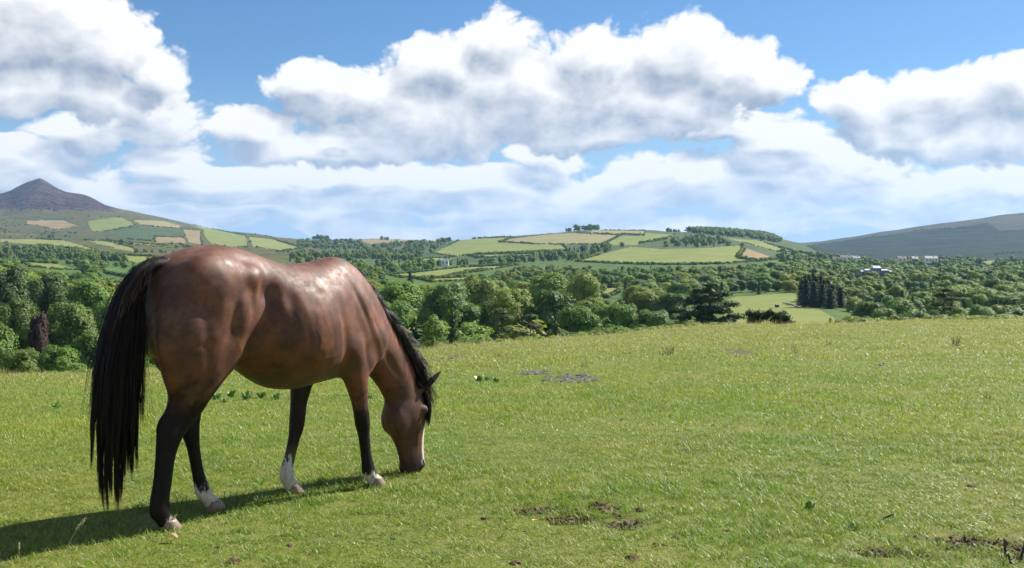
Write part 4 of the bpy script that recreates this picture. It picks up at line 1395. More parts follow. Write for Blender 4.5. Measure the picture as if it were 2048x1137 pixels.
def plan_trees():
    r = np.random.default_rng(5)
    T = []      # dict(kind, x, y, z, h, w, px, yt, yg)

    def add(kind, px, dist, h, w=None, col=None, label=None, proto=None, rot=None):
        x = (px - 1024) / F * dist
        z = hz(x, dist)
        yg = HY + F * (EYE - z) / dist
        T.append(dict(kind=kind, x=x, y=dist, z=z, h=h, w=w or h * 0.8, px=px, yg=yg, yt=yg - F * h / dist, col=col, label=label, proto=proto, rot=rot, special=label is not None))

    def top(px, dist, yt):
        x = (px - 1024) / F * dist
        return (EYE - (yt - HY) / F * dist) - hz(x, dist)
    # the trees that stand out one by one
    for (kind, px, dist, yt, wpx, col, label) in SPECIAL:
        h = top(px, dist, yt)
        add(kind, px, dist, h, wpx / F * dist, col, label)
    for (ra, rb, cell) in ((106, 300, 11.5), (300, 560, 12.5), (560, 960, 14.0)):
        y = ra
        while y < rb:
            x0, x1 = (-420 - 1024) / F * y, (2420 - 1024) / F * y
            x = x0
            while x < x1:
                xx, yy = x + r.uniform(-0.42, 0.42) * cell, y + r.uniform(-0.42, 0.42) * cell
                x += cell
                px = 1024 + F * xx / yy
                z = hz(xx, yy)
                yg = HY + F * (EYE - z) / yy
                lim = ylim(px, yy)
                h = (yg - lim) / F * yy * r.uniform(0.66, 1.04)
                if h < 3.2:
                    continue
                h = min(h, r.uniform(13, 19))
                fir = r.random() < (0.12 if px < 330 or px > 1330 else 0.16)
                w = h * (r.uniform(0.36, 0.46) if fir else r.uniform(1.05, 1.5))
                hw = 0.5 * w * F / yy
                yt = yg - F * h / yy
                if not (1684 < px < 1900 and yy < 420) and covers(px - hw, px + hw, yt, yg, yy):
                    if fir or h < 7:
                        continue
                    h *= 0.5
                    yt = yg - F * h / yy
                    hw *= 0.6
                    w *= 0.6
                    if covers(px - hw, px + hw, yt, yg, yy):
                        continue
                bad = False
                for s in T[:len(SPECIAL)]:
                    sw = 0.5 * s['w'] * F / s['y']
                    if yy < s['y'] + 2 and abs(px - s['px']) < hw * 0.55 + sw * 0.8 and yt < s['yt'] + (0.85 if s['kind'] in ('fir', 'pine', 'cedar', 'yew') else 0.5) * (min(s['yg'], curve(EDGE_Y, np.array([px]))[0]) - s['yt']):
                        bad = True
                        break
                    if abs(xx - s['x']) < 2.5 and abs(yy - s['y']) < 3:
                        bad = True
                        break
                if bad:
                    continue
                T.append(dict(kind='fir' if fir else 'broad', x=xx, y=yy, z=z, h=h, w=w, px=px, yg=yg, yt=yt, col=None, label=None, proto=None, rot=None, special=False))
            y += cell
    # what each shows in the picture, front to back
    T.sort(key=lambda t: t['y'])
    W, Hh, s = 512, 285, 4.0
    occ = np.zeros((Hh, W), bool)
    edge = curve(EDGE_Y, (np.arange(W) + 0.5) * s) / s
    rows = np.arange(Hh)[:, None]
    occ |= rows > edge[None]
    occ[125:190, 48:178] = True
    gx, gy = np.meshgrid(np.arange(W), np.arange(Hh))
    for t in T:
        hw = 0.46 * t['w'] * F / t['y'] / s
        cx, y0, y1 = t['px'] / s, t['yt'] / s, t['yg'] / s
        a, b = int(max(0, cx - hw)), int(min(W, cx + hw + 1))
        c, d = int(max(0, y0)), int(min(Hh, y1 + 1))
        t['vis'] = 0
        if a >= b or c >= d:
            continue
        m = ((gx[c:d, a:b] - cx) / hw)**2 + np.clip((y0 + hw - gy[c:d, a:b]) / hw, 0, None)**2 < 1
        free = m & ~occ[c:d, a:b]
        t['vis'] = int(free.sum())
        occ[c:d, a:b] |= m
    return T


SPECIAL = [   # kind, column, distance, row of its top, width in pixels, colour, label
    ('cedar', 1420, 150, 560, 150, (0.058, 0.099, 0.043), 'wide dark cedar with flat shelves of foliage on the field edge'),
    ('yew', 1540, 74, 610, 104, (0.050, 0.085, 0.029), 'low dark spreading yew beside the cedar on the field edge'),
    ('fir', 906, 122, 617, 54, (0.077, 0.119, 0.043), 'pointed dark fir standing out by the field edge right of the mane'),
    ('pine', 1002, 128, 612, 66, (0.105, 0.128, 0.046), 'sparse brownish pine with bare stem by the field edge'),
    ('pine', 1062, 127, 624, 62, (0.086, 0.122, 0.046), 'dark layered pine next to the sparse brownish pine'),
    ('fir', 1112, 126, 638, 50, (0.096, 0.139, 0.058), 'small drooping conifer right of the two pines'),
    ('pine', 1890, 190, 572, 52, (0.077, 0.102, 0.043), 'gaunt thin pine rising from the wood on the right'),
    ('broad', 76, 148, 622, 66, (0.070, 0.040, 0.041), 'purple leaved copper beech in the wood left of the horse'),
    ('fir', 820, 620, 541, 24, (0.058, 0.093, 0.041), 'lone dark conifer on the valley pasture by the horse withers'),
    ('broad', 1193, 430, 570, 24, (0.140, 0.231, 0.047), 'lone round tree beside the small bright clearing'),
    ('fir', 1612, 350, 553, 34, (0.038, 0.066, 0.036), 'leftmost dark fir in the front row of the clump at the pasture corner'),
    ('fir', 1628, 347, 560, 34, (0.042, 0.070, 0.036), 'second dark fir in the front row of the clump at the pasture corner'),
    ('fir', 1644, 343, 565, 34, (0.045, 0.066, 0.036), 'third dark fir in the front row of the clump at the pasture corner'),
    ('fir', 1661, 337, 574, 34, (0.038, 0.070, 0.036), 'rightmost dark fir in the front row of the clump at the pasture corner'),
    ('fir', 1604, 372, 556, 34, (0.038, 0.066, 0.036), 'leftmost dark fir in the middle row of the clump at the pasture corner'),
    ('fir', 1618, 369, 546, 34, (0.042, 0.070, 0.036), 'second dark fir in the middle row of the clump at the pasture corner'),
    ('fir', 1632, 366, 549, 34, (0.045, 0.066, 0.036), 'third dark fir in the middle row of the clump at the pasture corner'),
    ('fir', 1648, 362, 556, 34, (0.038, 0.070, 0.036), 'fourth dark fir in the middle row of the clump at the pasture corner'),
    ('fir', 1664, 356, 566, 34, (0.042, 0.066, 0.036), 'fifth dark fir in the middle row of the clump at the pasture corner'),
    ('fir', 1681, 348, 572, 34, (0.045, 0.070, 0.036), 'rightmost dark fir in the middle row of the clump at the pasture corner'),
    ('fir', 1611, 392, 547, 34, (0.038, 0.066, 0.036), 'leftmost dark fir in the back row of the clump at the pasture corner'),
    ('fir', 1626, 390, 543, 34, (0.042, 0.070, 0.036), 'second dark fir in the back row of the clump at the pasture corner'),
    ('fir', 1641, 386, 548, 34, (0.045, 0.066, 0.036), 'third dark fir in the back row of the clump at the pasture corner'),
    ('fir', 1656, 382, 556, 34, (0.038, 0.070, 0.036), 'rightmost dark fir in the back row of the clump at the pasture corner'),
    ('broad', 895, 235, 560, 140, (0.111, 0.190, 0.045), 'broad deep green tree with the widest crown right of the mane'),
    ('broad', 1022, 220, 574, 100, (0.207, 0.258, 0.048), 'round olive tree above the sparse brownish pine'),
    ('broad', 1098, 215, 572, 112, (0.086, 0.152, 0.037), 'large dark rounded tree above the two pines'),
    ('broad', 1150, 175, 606, 116, (0.131, 0.224, 0.043), 'bulky green tree right of the small drooping conifer'),
    ('broad', 960, 330, 548, 96, (0.207, 0.258, 0.048), 'olive domed tree behind the widest crown'),
    ('broad', 1098, 340, 543, 110, (0.172, 0.279, 0.048), 'fresh green domed tree behind the large dark tree'),
    ('broad', 1165, 330, 538, 86, (0.207, 0.258, 0.048), 'tall olive tree left of the small bright clearing'),
    ('broad', 872, 140, 628, 80, (0.207, 0.292, 0.066), 'pale green tree left of the pointed dark fir'),
    ('broad', 1245, 190, 600, 92, (0.131, 0.224, 0.043), 'rounded green tree in front of the bright clearing'),
    ('broad', 1305, 180, 614, 96, (0.111, 0.190, 0.045), 'rounded deep green tree left of the cedar at the field edge'),
    ('broad', 1285, 300, 578, 88, (0.207, 0.258, 0.048), 'olive rounded tree right of the bright clearing'),
    ('broad', 1345, 290, 582, 92, (0.086, 0.152, 0.037), 'dark rounded tree just behind the cedar on its left'),
    ('broad', 800, 300, 560, 120, (0.172, 0.279, 0.048), 'broad fresh green tree partly behind the mane'),
    ('broad', 775, 215, 592, 120, (0.131, 0.224, 0.043), 'green tree partly hidden by the neck of the horse'),
    ('broad', 15, 235, 528, 130, (0.070, 0.112, 0.041), 'dark tall tree at the left picture edge above the copper beech'),
    ('broad', 100, 245, 543, 116, (0.090, 0.140, 0.049), 'deep green domed tree above the copper beech'),
    ('broad', 170, 220, 556, 126, (0.131, 0.224, 0.043), 'broad green tree close left of the horse tail'),
    ('broad', 35, 165, 592, 110, (0.107, 0.165, 0.047), 'leafy green tree directly left behind the copper beech'),
    ('broad', 140, 168, 600, 134, (0.141, 0.205, 0.053), 'fresh green tree right behind the copper beech'),
    ('broad', 218, 190, 590, 124, (0.111, 0.190, 0.045), 'deep green tree partly behind the top of the tail'),
    ('broad', 48, 112, 690, 96, (0.141, 0.205, 0.053), 'bright low tree at the field edge below the copper beech'),
    ('broad', 122, 110, 684, 104, (0.131, 0.224, 0.043), 'low leafy tree at the field edge right of the bright low tree'),
    ('broad', -18, 116, 640, 130, (0.111, 0.190, 0.045), 'leafy tree cut off by the left picture edge'),
    ('broad', 182, 122, 660, 112, (0.111, 0.190, 0.045), 'deep green tree at the field edge next to the tail'),
    ('broad', 255, 128, 650, 112, (0.131, 0.224, 0.043), 'green tree at the field edge behind the tail'),
    ('broad', 1770, 235, 612, 72, (0.131, 0.224, 0.043), 'green domed tree at the lower edge of the right wood near the olive bush'),
    ('broad', 1740, 255, 600, 70, (0.086, 0.152, 0.037), 'dark rounded tree at the corner of the right wood'),
    ('broad', 1835, 225, 618, 76, (0.111, 0.190, 0.045), 'deep green rounded tree left of the gaunt pine'),
    ('broad', 1960, 230, 608, 80, (0.131, 0.224, 0.043), 'round green tree right of the gaunt pine at the field edge'),
    ('broad', 2025, 225, 612, 84, (0.086, 0.152, 0.037), 'dark round tree at the right picture edge'),
    ('bush', 1697, 84, 628, 40, (0.164, 0.162, 0.065), 'pale olive bush at the field edge under the right wood'),
    ('bush', 1665, 82, 632, 36, (0.145, 0.150, 0.058), 'grey green bush just left of the pale olive bush'),
    ('bush', 1630, 84, 636, 28, (0.134, 0.145, 0.058), 'smallest grey green bush between the yew and the olive bush'),
    ('bush', 1800, 86, 630, 30, (0.145, 0.153, 0.058), 'low olive bush at the field edge by the gaunt pine'),
    ('bush', 860, 66, 668, 40, (0.173, 0.230, 0.072), 'light green bush at the field edge right of the mane'),
    ('bush', 985, 66, 672, 44, (0.192, 0.204, 0.072), 'yellowish bush under the sparse brownish pine'),
    ('bush', 1155, 70, 655, 34, (0.164, 0.204, 0.087), 'upright grey green bush right of the small drooping conifer'),
]


def build_trees():
    T = plan_trees()
    broad = [broad_crown(30 + i, 3600, 0.040, width=w, low=l, nlobe=nl) for i, (w, l, nl) in enumerate(((0.40, 0.12, 20), (0.44, 0.10, 24), (0.36, 0.14, 17), (0.42, 0.08, 22), (0.38, 0.16, 26), (0.45, 0.10, 18), (0.34, 0.10, 20), (0.41, 0.06, 28)))]
    firs = [fir_crown(60 + i, 2600, 0.045, width=w) for i, w in enumerate((0.17, 0.20, 0.185))]
    rr = np.random.default_rng(77)
    cedar_pl = [(0.06, 0, 0.94, 0.20, 0.16, 0.05), (-0.16, 0.05, 0.86, 0.26, 0.20, 0.055), (0.24, -0.04, 0.82, 0.26, 0.2, 0.05), (-0.02, -0.1, 0.74, 0.34, 0.24, 0.06),
                (-0.38, 0.03, 0.70, 0.26, 0.2, 0.055), (0.46, 0, 0.66, 0.24, 0.2, 0.05), (0.14, -0.16, 0.58, 0.36, 0.22, 0.06), (-0.32, -0.1, 0.52, 0.36, 0.22, 0.06), (-0.58, 0.0, 0.46, 0.22, 0.2, 0.05),
                (0.54, -0.05, 0.48, 0.28, 0.2, 0.05), (0.2, -0.2, 0.40, 0.42, 0.24, 0.06), (-0.24, -0.18, 0.34, 0.42, 0.24, 0.06), (-0.56, -0.05, 0.28, 0.26, 0.2, 0.05), (0.58, -0.1, 0.30, 0.32, 0.2, 0.05), (0.0, 0.2, 0.6, 0.4, 0.25, 0.1),
                (0.0, 0, 0.22, 0.6, 0.3, 0.08), (0.66, 0, 0.16, 0.24, 0.2, 0.05), (-0.62, 0, 0.15, 0.26, 0.2, 0.05)]
    cedar = plate_crown(3, cedar_pl + [(rr.uniform(-0.5, 0.5), rr.uniform(-0.2, 0.2), rr.uniform(0.2, 0.8), 0.22, 0.2, 0.07) for _ in range(10)], 10500, 0.050)
    yew_pl = [(rr.uniform(-0.8, 0.8), rr.uniform(-0.4, 0.4), rr.uniform(0.15, 0.8) * (1 - 0.25 * abs(rr.normal())), rr.uniform(0.22, 0.36), 0.25, rr.uniform(0.08, 0.16)) for _ in range(18)] + [(-0.45, 0, 0.85, 0.26, 0.2, 0.1), (0.35, 0, 0.82, 0.26, 0.2, 0.1), (0.75, 0, 0.6, 0.24, 0.2, 0.1)] + [(rr.uniform(-0.8, 0.8), rr.uniform(-0.2, 0.2), rr.uniform(0.55, 0.88), 0.24, 0.22, 0.11) for _ in range(14)]
    yew = plate_crown(4, yew_pl, 8000, 0.065)
    pine_pl = [(0.02, 0, 0.95, 0.14, 0.14, 0.04), (-0.10, 0.02, 0.86, 0.16, 0.13, 0.04), (0.14, 0, 0.80, 0.17, 0.14, 0.04), (-0.16, 0, 0.70, 0.16, 0.14, 0.035), (0.12, 0.06, 0.64, 0.16, 0.14, 0.035), (0.2, -0.05, 0.52, 0.13, 0.12, 0.03),
               (-0.2, 0.04, 0.5, 0.15, 0.12, 0.03), (0.02, -0.1, 0.42, 0.15, 0.12, 0.03), (-0.14, 0, 0.30, 0.13, 0.12, 0.03), (0.16, 0, 0.28, 0.12, 0.1, 0.03)]
    pine = plate_crown(5, pine_pl, 2600, 0.045)
    bush = [broad_crown(90 + i, 1500, 0.075, width=0.55, low=0.02, nlobe=16) for i in range(3)]
    trunks = [trunk_mesh(200 + i) for i in range(5)]
    ftrunk = trunk_mesh(210, h=0.93, r0=0.014, limbs=0, straight=True, lean=0.005)
    ptrunk = trunk_mesh(211, h=0.92, r0=0.018, limbs=16, straight=True, lean=0.02)
    ctrunk = trunk_mesh(212, h=0.85, r0=0.05, limbs=12, lean=0.02)
    stem = trunk_mesh(213, h=0.6, r0=0.02, limbs=8)
    picked = [t for t in T if t['special']]
    rest = sorted([t for t in T if not t['special']], key=lambda t: -t['vis'])
    picked += [t for t in rest[:300 - len(picked)] if t['vis'] >= 4]
    ids = set(id(t) for t in picked)
    left = [t for t in T if id(t) not in ids]
    # names of the woods and rows, so that each tree can be pointed at
    zones = [(-999, 330, 'wood left of horse'), (330, 1000, 'wood right of mane'), (1000, 1345, 'wood left of cedar'),
             (1345, 1600, 'wood behind cedar'), (1600, 1830, 'wood right of pasture'), (1830, 3000, 'wood at far right')]
    bands = [(0, 160, 'front row'), (160, 230, 'second row'), (230, 320, 'third row'), (320, 460, 'fourth row'), (460, 700, 'fifth row'), (700, 5000, 'backmost row')]
    byz = {}
    for t in picked:
        if not t['special']:
            zn = next(z[2] for z in zones if z[0] <= t['px'] < z[1])
            bn = next(b[2] for b in bands if b[0] <= t['y'] < b[1])
            byz.setdefault((zn, bn), []).append(t)
    r = np.random.default_rng(8)
    greens = [((0.129, 0.220, 0.043), 'mid green'), ((0.184, 0.283, 0.052), 'fresh green'), ((0.232, 0.283, 0.055), 'olive green'), ((0.085, 0.152, 0.039), 'dark green'),
              ((0.160, 0.255, 0.065), 'pale green'), ((0.260, 0.289, 0.052), 'yellowish green'), ((0.108, 0.190, 0.050), 'deep green')]

    def ordinal(n):
        return {1: 'first', 2: 'second', 3: 'third'}.get(n, '%d%s' % (n, 'st' if n % 10 == 1 and n != 11 else 'nd' if n % 10 == 2 and n != 12 else 'rd' if n % 10 == 3 and n != 13 else 'th'))
    for (zn, bn), L in byz.items():
        L.sort(key=lambda t: t['px'])
        for i, t in enumerate(L):
            if t['kind'] == 'fir':
                t['col'] = tuple(np.array((0.050, 0.088, 0.042)) * r.uniform(0.75, 1.35))
                nm = 'dark conifer'
            else:
                c, w = greens[r.choice(len(greens), p=[0.22, 0.18, 0.17, 0.13, 0.12, 0.08, 0.10])]
                t['col'] = tuple(np.array(c) * r.uniform(0.88, 1.14))
                nm = w + ' leafy tree'
            t['label'] = '%s, %s from left, %s of %s' % (nm, ordinal(i + 1), bn, zn)
            t['group'] = 'trees in ' + zn
    for t in picked:
        kd = t['kind']
        z0 = t['z'] - 0.15
        nm = {'broad': 'broadleaf_tree', 'fir': 'conifer_tree', 'pine': 'pine_tree', 'cedar': 'cedar_tree', 'yew': 'yew_tree', 'bush': 'bush'}[kd]
        root = empty(nm, (t['x'], t['y'], z0), r.uniform(0, 6.28) if kd not in ('cedar', 'yew') else 0.0)
        tag(root, t['label'], 'bush' if kd == 'bush' else 'tree', t.get('group'))
        me = {'broad': broad[r.integers(len(broad))], 'fir': firs[r.integers(len(firs))], 'pine': pine, 'cedar': cedar, 'yew': yew, 'bush': bush[r.integers(3)]}[kd]
        unit_w = {'broad': 0.86, 'fir': 0.40, 'pine': 0.55, 'cedar': 1.65, 'yew': 2.0, 'bush': 1.15}[kd]
        sc = (t['w'] / unit_w, t['w'] / unit_w, t['h'])
        if kd in ('fir', 'pine', 'broad'):
            sc = (min(sc[0], 1.9 * t['h']),) * 2 + (t['h'],)
        crown = bpy.data.objects.new('crown', me)
        C.objects.link(crown)
        crown.parent = root
        crown.scale = sc
        crown.color = (*t['col'], 1)
        tm = {'broad': trunks[r.integers(5)], 'fir': ftrunk, 'pine': ptrunk, 'cedar': ctrunk, 'yew': stem, 'bush': stem}[kd]
        tr = bpy.data.objects.new('trunk', tm)
        C.objects.link(tr)
        tr.parent = root
        tr.scale = (t['h'],) * 3
    return left


def scatter(name, pts, sizes, kinds, protos, label, widths=None, tilt=0.0, seed=1):
    """one object of kind stuff: many small copies of a few plants, set out by geometry nodes"""
    col = bpy.data.collections.new(name + '_kinds')
    for i, me in enumerate(protos):
        o = bpy.data.objects.new('%s_%02d' % (name, i), me)
        col.objects.link(o)
    me = bpy.data.meshes.new(name)
    me.from_pydata(np.asarray(pts).tolist(), [], [])
    n = len(pts)
    sizes = np.asarray(sizes, float)
    widths = sizes if widths is None else np.asarray(widths, float)
    r = np.random.default_rng(seed)
    a = me.attributes.new('kind_index', 'INT', 'POINT')
    a.data.foreach_set('value', np.asarray(kinds, np.int32))
    a = me.attributes.new('size3', 'FLOAT_VECTOR', 'POINT')
    a.data.foreach_set('vector', np.stack([widths, widths, sizes], 1).astype(np.float32).ravel())
    a = me.attributes.new('turn', 'FLOAT_VECTOR', 'POINT')
    a.data.foreach_set('vector', np.stack([r.normal(0, 1, n) * tilt, r.normal(0, 1, n) * tilt, r.uniform(0, 6.283, n)], 1).astype(np.float32).ravel())
    o = bpy.data.objects.new(name, me)
    C.objects.link(o)
    g = bpy.data.node_groups.new(name + '_set_out', 'GeometryNodeTree')
    g.interface.new_socket('Geometry', in_out='INPUT', socket_type='NodeSocketGeometry')
    g.interface.new_socket('Geometry', in_out='OUTPUT', socket_type='NodeSocketGeometry')
    k = NT(g)
    gi, go = k.node('NodeGroupInput'), k.node('NodeGroupOutput')
    ci = k.node('GeometryNodeCollectionInfo')
    ci.inputs['Collection'].default_value = col
    ci.inputs['Separate Children'].default_value = True
    ci.inputs['Reset Children'].default_value = True
    mp = k.node('GeometryNodeMeshToPoints')
    ip = k.node('GeometryNodeInstanceOnPoints')
    ip.inputs['Pick Instance'].default_value = True

    def named(nm, ty):
        q = k.node('GeometryNodeInputNamedAttribute', data_type=ty)
        q.inputs[0].default_value = nm
        return q.outputs[0]
    k.l.new(gi.outputs[0], mp.inputs[0])
    k.l.new(mp.outputs[0], ip.inputs['Points'])
    k.l.new(ci.outputs[0], ip.inputs['Instance'])
    k.l.new(named('kind_index', 'INT'), ip.inputs['Instance Index'])
    k.l.new(named('turn', 'FLOAT_VECTOR'), ip.inputs['Rotation'])
    k.l.new(named('size3', 'FLOAT_VECTOR'), ip.inputs['Scale'])
    k.l.new(ip.outputs[0], go.inputs[0])
    md = o.modifiers.new('set_out', 'NODES')
    md.node_group = g
    tag(o, label=label, kind='stuff')
    return o


def build_far_woods(left):
    r = np.random.default_rng(15)
    pts, hs, ws, kd = [], [], [], []

    def put(x, y, z, h, w, k):
        pts.append((x, y, z - 0.3))
        hs.append(h)
        ws.append(w)
        kd.append(k)
    for t in left:
        if t['kind'] == 'fir':
            put(t['x'], t['y'], t['z'], t['h'], min(t['w'] / 0.40, t['h'] * 1.2), 4 + int(r.integers(2)))
        else:
            put(t['x'], t['y'], t['z'], t['h'], t['w'] / 0.86, int(r.integers(4)))
    # woods seen as masses
    for wi, (ra, rb, poly) in enumerate(WOODS):
        P = np.array(poly, float)
        x0, x1 = P[:, 0].min(), P[:, 0].max()
        y = float(max(ra, 960))
        while y < rb:
            cell = (13.0 + 9.0 * (y / 2000)) if wi else 13.0
            n = int((x1 - x0) / F * y / cell) + 1
            px = x0 + (np.arange(n) + r.random(n)) / n * (x1 - x0)
            yy = y + r.uniform(-0.5, 0.5, n) * cell
            xx = (px - 1024) / F * yy
            zz = height(xx, yy)
            yg = HY + F * (EYE - zz) / yy
            ok = inside(poly, px, yg - 1.5)
            gaps = fbm(xx / 180 + wi, yy / 260, 3)
            if wi in (0,):
                gaps = gaps + 9
            else:
                gaps = gaps + 0.12
            for fi, fd in enumerate(FIELDS):
                ok &= ~((yy > fd[1]) & (yy < fd[2]) & inside(fd[3], px, yg))
            ok &= gaps > -0.06
            for i in np.where(ok)[0]:
                fir = r.random() < (0.2 if wi else 0.0)
                h = r.uniform(8, 12.5) * 0.85 if wi else r.uniform(10.5, 12.0)
                put(xx[i], yy[i], zz[i], h, h * (0.9 if fir else 1.25) * (1.5 if y > 2300 else 1.0), (4 + int(r.integers(2))) if fir else int(r.integers(4)))
            y += cell * (1.25 if y < 1600 else 1.8)
    # clumps on the skylines
    for (a, b, d, n, h) in ((622, 668, 3330, 12, 16), (752, 778, 3300, 7, 12), (838, 860, 3300, 6, 6), (1125, 1150, 2400, 6, 8), (1150, 1197, 2400, 18, 15), (1335, 1362, 2400, 9, 11), (95, 106, 2450, 5, 10), (240, 244, 2000, 2, 13), (62, 66, 1500, 2, 12), (150, 156, 1700, 3, 9), (1230, 1233, 2000, 1, 7)):
        for i in range(n):
            px = r.uniform(a, b)
            yy = d + r.uniform(-30, 30)
            x = (px - 1024) / F * yy
            hh = h * r.uniform(0.65, 1.1)
            put(x, yy, hz(x, yy), hh, hh * 1.1, int(r.integers(4)))
    build_scatter = scatter
    protos = [broad_crown(300 + i, 420, 0.105, width=0.42, low=0.03, nlobe=13, mat=LEAF_FAR) for i in range(4)] + [fir_crown(310 + i, 420, 0.10, width=0.20, low=0.0, mat=LEAF_FIR) for i in range(2)]
    build_scatter('distant_woodland', pts, hs, kd, protos, 'far woods of the valley and hills, one mass of trees', widths=ws, seed=3)
    # hedges: bushes set along the field bounds and over the moor
    pts, hs, ws, kd = [], [], [], []
    for (look, ra, rb, poly, lab) in FIELDS:
        if ra < 350:
            continue
        for i in range(len(poly)):
            a, b = np.array(poly[i], float), np.array(poly[(i + 1) % len(poly)], float)
            if r.random() < 0.30:
                continue
            n = int(np.hypot(*(b - a)) / 2.2) + 1
            hgt = r.uniform(1.3, 3.4)
            for t in np.linspace(0, 1, n):
                if r.random() < 0.12:
                    continue
                q = a + (b - a) * t + r.normal(0, 0.35, 2)
                ys = np.exp(np.linspace(math.log(ra * 0.85), math.log(rb * 1.1), 260))
                xs = (q[0] - 1024) / F * ys
                hh = height(xs, ys)
                j = int(np.argmax(hh >= EYE - (q[1] - HY) / F * ys))
                if j == 0:
                    continue
                h = hgt * r.uniform(0.7, 1.3) * (1.0 if ys[j] < 1400 else 1.25)
                pts.append((xs[j], ys[j], hh[j] - 0.3))
                hs.append(h)
                ws.append(h * 1.7)
                kd.append(int(r.integers(4)))
    for i in range(1500):
        px = r.uniform(-200, 700)
        yy = r.uniform(950, 3600)
        x = (px - 1024) / F * yy
        z = hz(x, yy)
        yg = HY + F * (EYE - z) / yy
        if fbm(np.array([x / 150]), np.array([yy / 300]), 3)[0] < 0.08 or yg < 425:
            continue
        if any((yy > fd[1]) and (yy < fd[2]) and inside(fd[3], np.array([px]), np.array([yg]))[0] for fd in FIELDS):
            continue
        h = r.uniform(2, 6)
        pts.append((x, yy, z - 0.3))
        hs.append(h)
        ws.append(h * 1.8)
        kd.append(int(r.integers(4)))
    scatter('hedgerow', pts, hs, kd, protos[:4], 'hedges and scrub along the far field bounds', widths=ws, seed=4)


def build_undergrowth():
    r = np.random.default_rng(25)
    pts, hs, ws, kd = [], [], [], []
    for i in range(1500):
        px = r.uniform(-350, 2350)
        if 1460 < px < 1690:
            continue
        De = float(curve(EDGE_D, np.array([px]))[0])
        y = De * 1.12 + 6 + r.uniform(0, 50) ** 1.0
        x = (px - 1024) / F * y
        z = hz(x, y)
        edge = float(curve(EDGE_Y, np.array([px]))[0])
        yg = HY + F * (EYE - z) / y
        h = (yg - (edge - r.uniform(-8, 16))) / F * y
        if h < 0.6 or h > 6.5:
            continue
        pts.append((x, y, z - 0.1))
        hs.append(h)
        ws.append(h * r.uniform(0.9, 1.5))
        kd.append(int(r.integers(3)))
    protos = [broad_crown(340 + i, 1100, 0.075, width=0.50, low=0.02, nlobe=15, mat=LEAF_FAR) for i in range(3)]
    scatter('undergrowth', pts, hs, kd, protos, 'tangled undergrowth along the foot of the woods behind the field', widths=ws, seed=8)


_left = build_trees()
build_undergrowth()
build_far_woods(_left)


# ------------------------------------------------------------------ grass
def grass_material(name, cols, straw=0.3, rough=0.46):
    m, k, b = material(name)
    geo = k.node('ShaderNodeNewGeometry')
    oi = k.node('ShaderNodeObjectInfo')
    P = geo.outputs['Position']
    big = k.noise(P, 0.33, 4, 0.6)
    mid = k.noise(P, 1.7, 3, 0.6)
    isl = geo.outputs['Random Per Island']
    c = k.mix(k.rng(big, 0.38, 0.62), cols[0], cols[1])
    c = k.mix(k.rng(mid, 0.45, 0.7, 0.0, 0.75), c, cols[2])
    c = k.mix(1.0, c, k.mix(isl, (0.6, 0.68, 0.55), (1.35, 1.25, 1.25)), 'MULTIPLY')
    # dry blades, more of them on the far and higher ground
    s = k.xyz(P)
    far = k.rng(s[1], 8.0, 36.0, 0.0, 0.42)
    dry = k.m('GREATER_THAN', k.m('ADD', k.m('FRACT', k.m('MULTIPLY', isl, 37.7)), k.m('ADD', k.m('MULTIPLY', k.rng(mid, 0.4, 0.7), 0.14), far)), 1.0 - straw * 0.55)
    c = k.mix(k.m('MULTIPLY', dry, 0.85), c, cols[3])
    k.put(b.inputs['Base Color'], c)
    b.inputs['Roughness'].default_value = rough
    b.inputs['Specular IOR Level'].default_value = 0.45
    tr = k.node('ShaderNodeBsdfTranslucent')
    k.put(tr.inputs[0], k.mix(1.0, c, (1.25, 1.35, 0.6), 'MULTIPLY'))
    mx = k.node('ShaderNodeMixShader')
    mx.inputs[0].default_value = 0.33
    k.l.new(b.outputs[0], mx.inputs[1])
    k.l.new(tr.outputs[0], mx.inputs[2])
    k.l.new(mx.outputs[0], k.n['Material Output'].inputs[0])
    return m


def grass_clump(seed, blades, spread, hmin, hmax, width, seg=3, lean=0.55):
    r = np.random.default_rng(seed)
    V, Fc = [], []
    for i in range(blades):
        a = r.uniform(0, 6.283)
        d = spread * math.sqrt(r.random())
        x, y = d * math.cos(a), d * math.sin(a)
        h = r.uniform(hmin, hmax) * (1.0 if r.random() < 0.9 else 1.4)
        ln = h * lean * r.uniform(0.3, 1.6)
        la = r.uniform(0, 6.283)
        w = width * r.uniform(0.7, 1.3)
        wa = la + math.pi / 2 + r.normal(0, 0.5)
        base = len(V)
        for j in range(seg + 1):
            t = j / seg
            cx = x + ln * t**1.8 * math.cos(la)
            cy = y + ln * t**1.8 * math.sin(la)
            cz = h * t * (1 - 0.22 * t * lean) - 0.008
            ww = w * (1 - t)**0.6 * 0.5
            if j < seg:
                V.append((cx - ww * math.cos(wa), cy - ww * math.sin(wa), cz))
                V.append((cx + ww * math.cos(wa), cy + ww * math.sin(wa), cz))
            else:
                V.append((cx, cy, cz))
        for j in range(seg - 1):
            Fc.append((base + 2 * j, base + 2 * j + 1, base + 2 * j + 3, base + 2 * j + 2))
        j = seg - 1
        Fc.append((base + 2 * j, base + 2 * j + 1, base + 2 * j + 2))
    me = bpy.data.meshes.new('grass_clump')
    me.from_pydata(V, [], Fc)
    return me


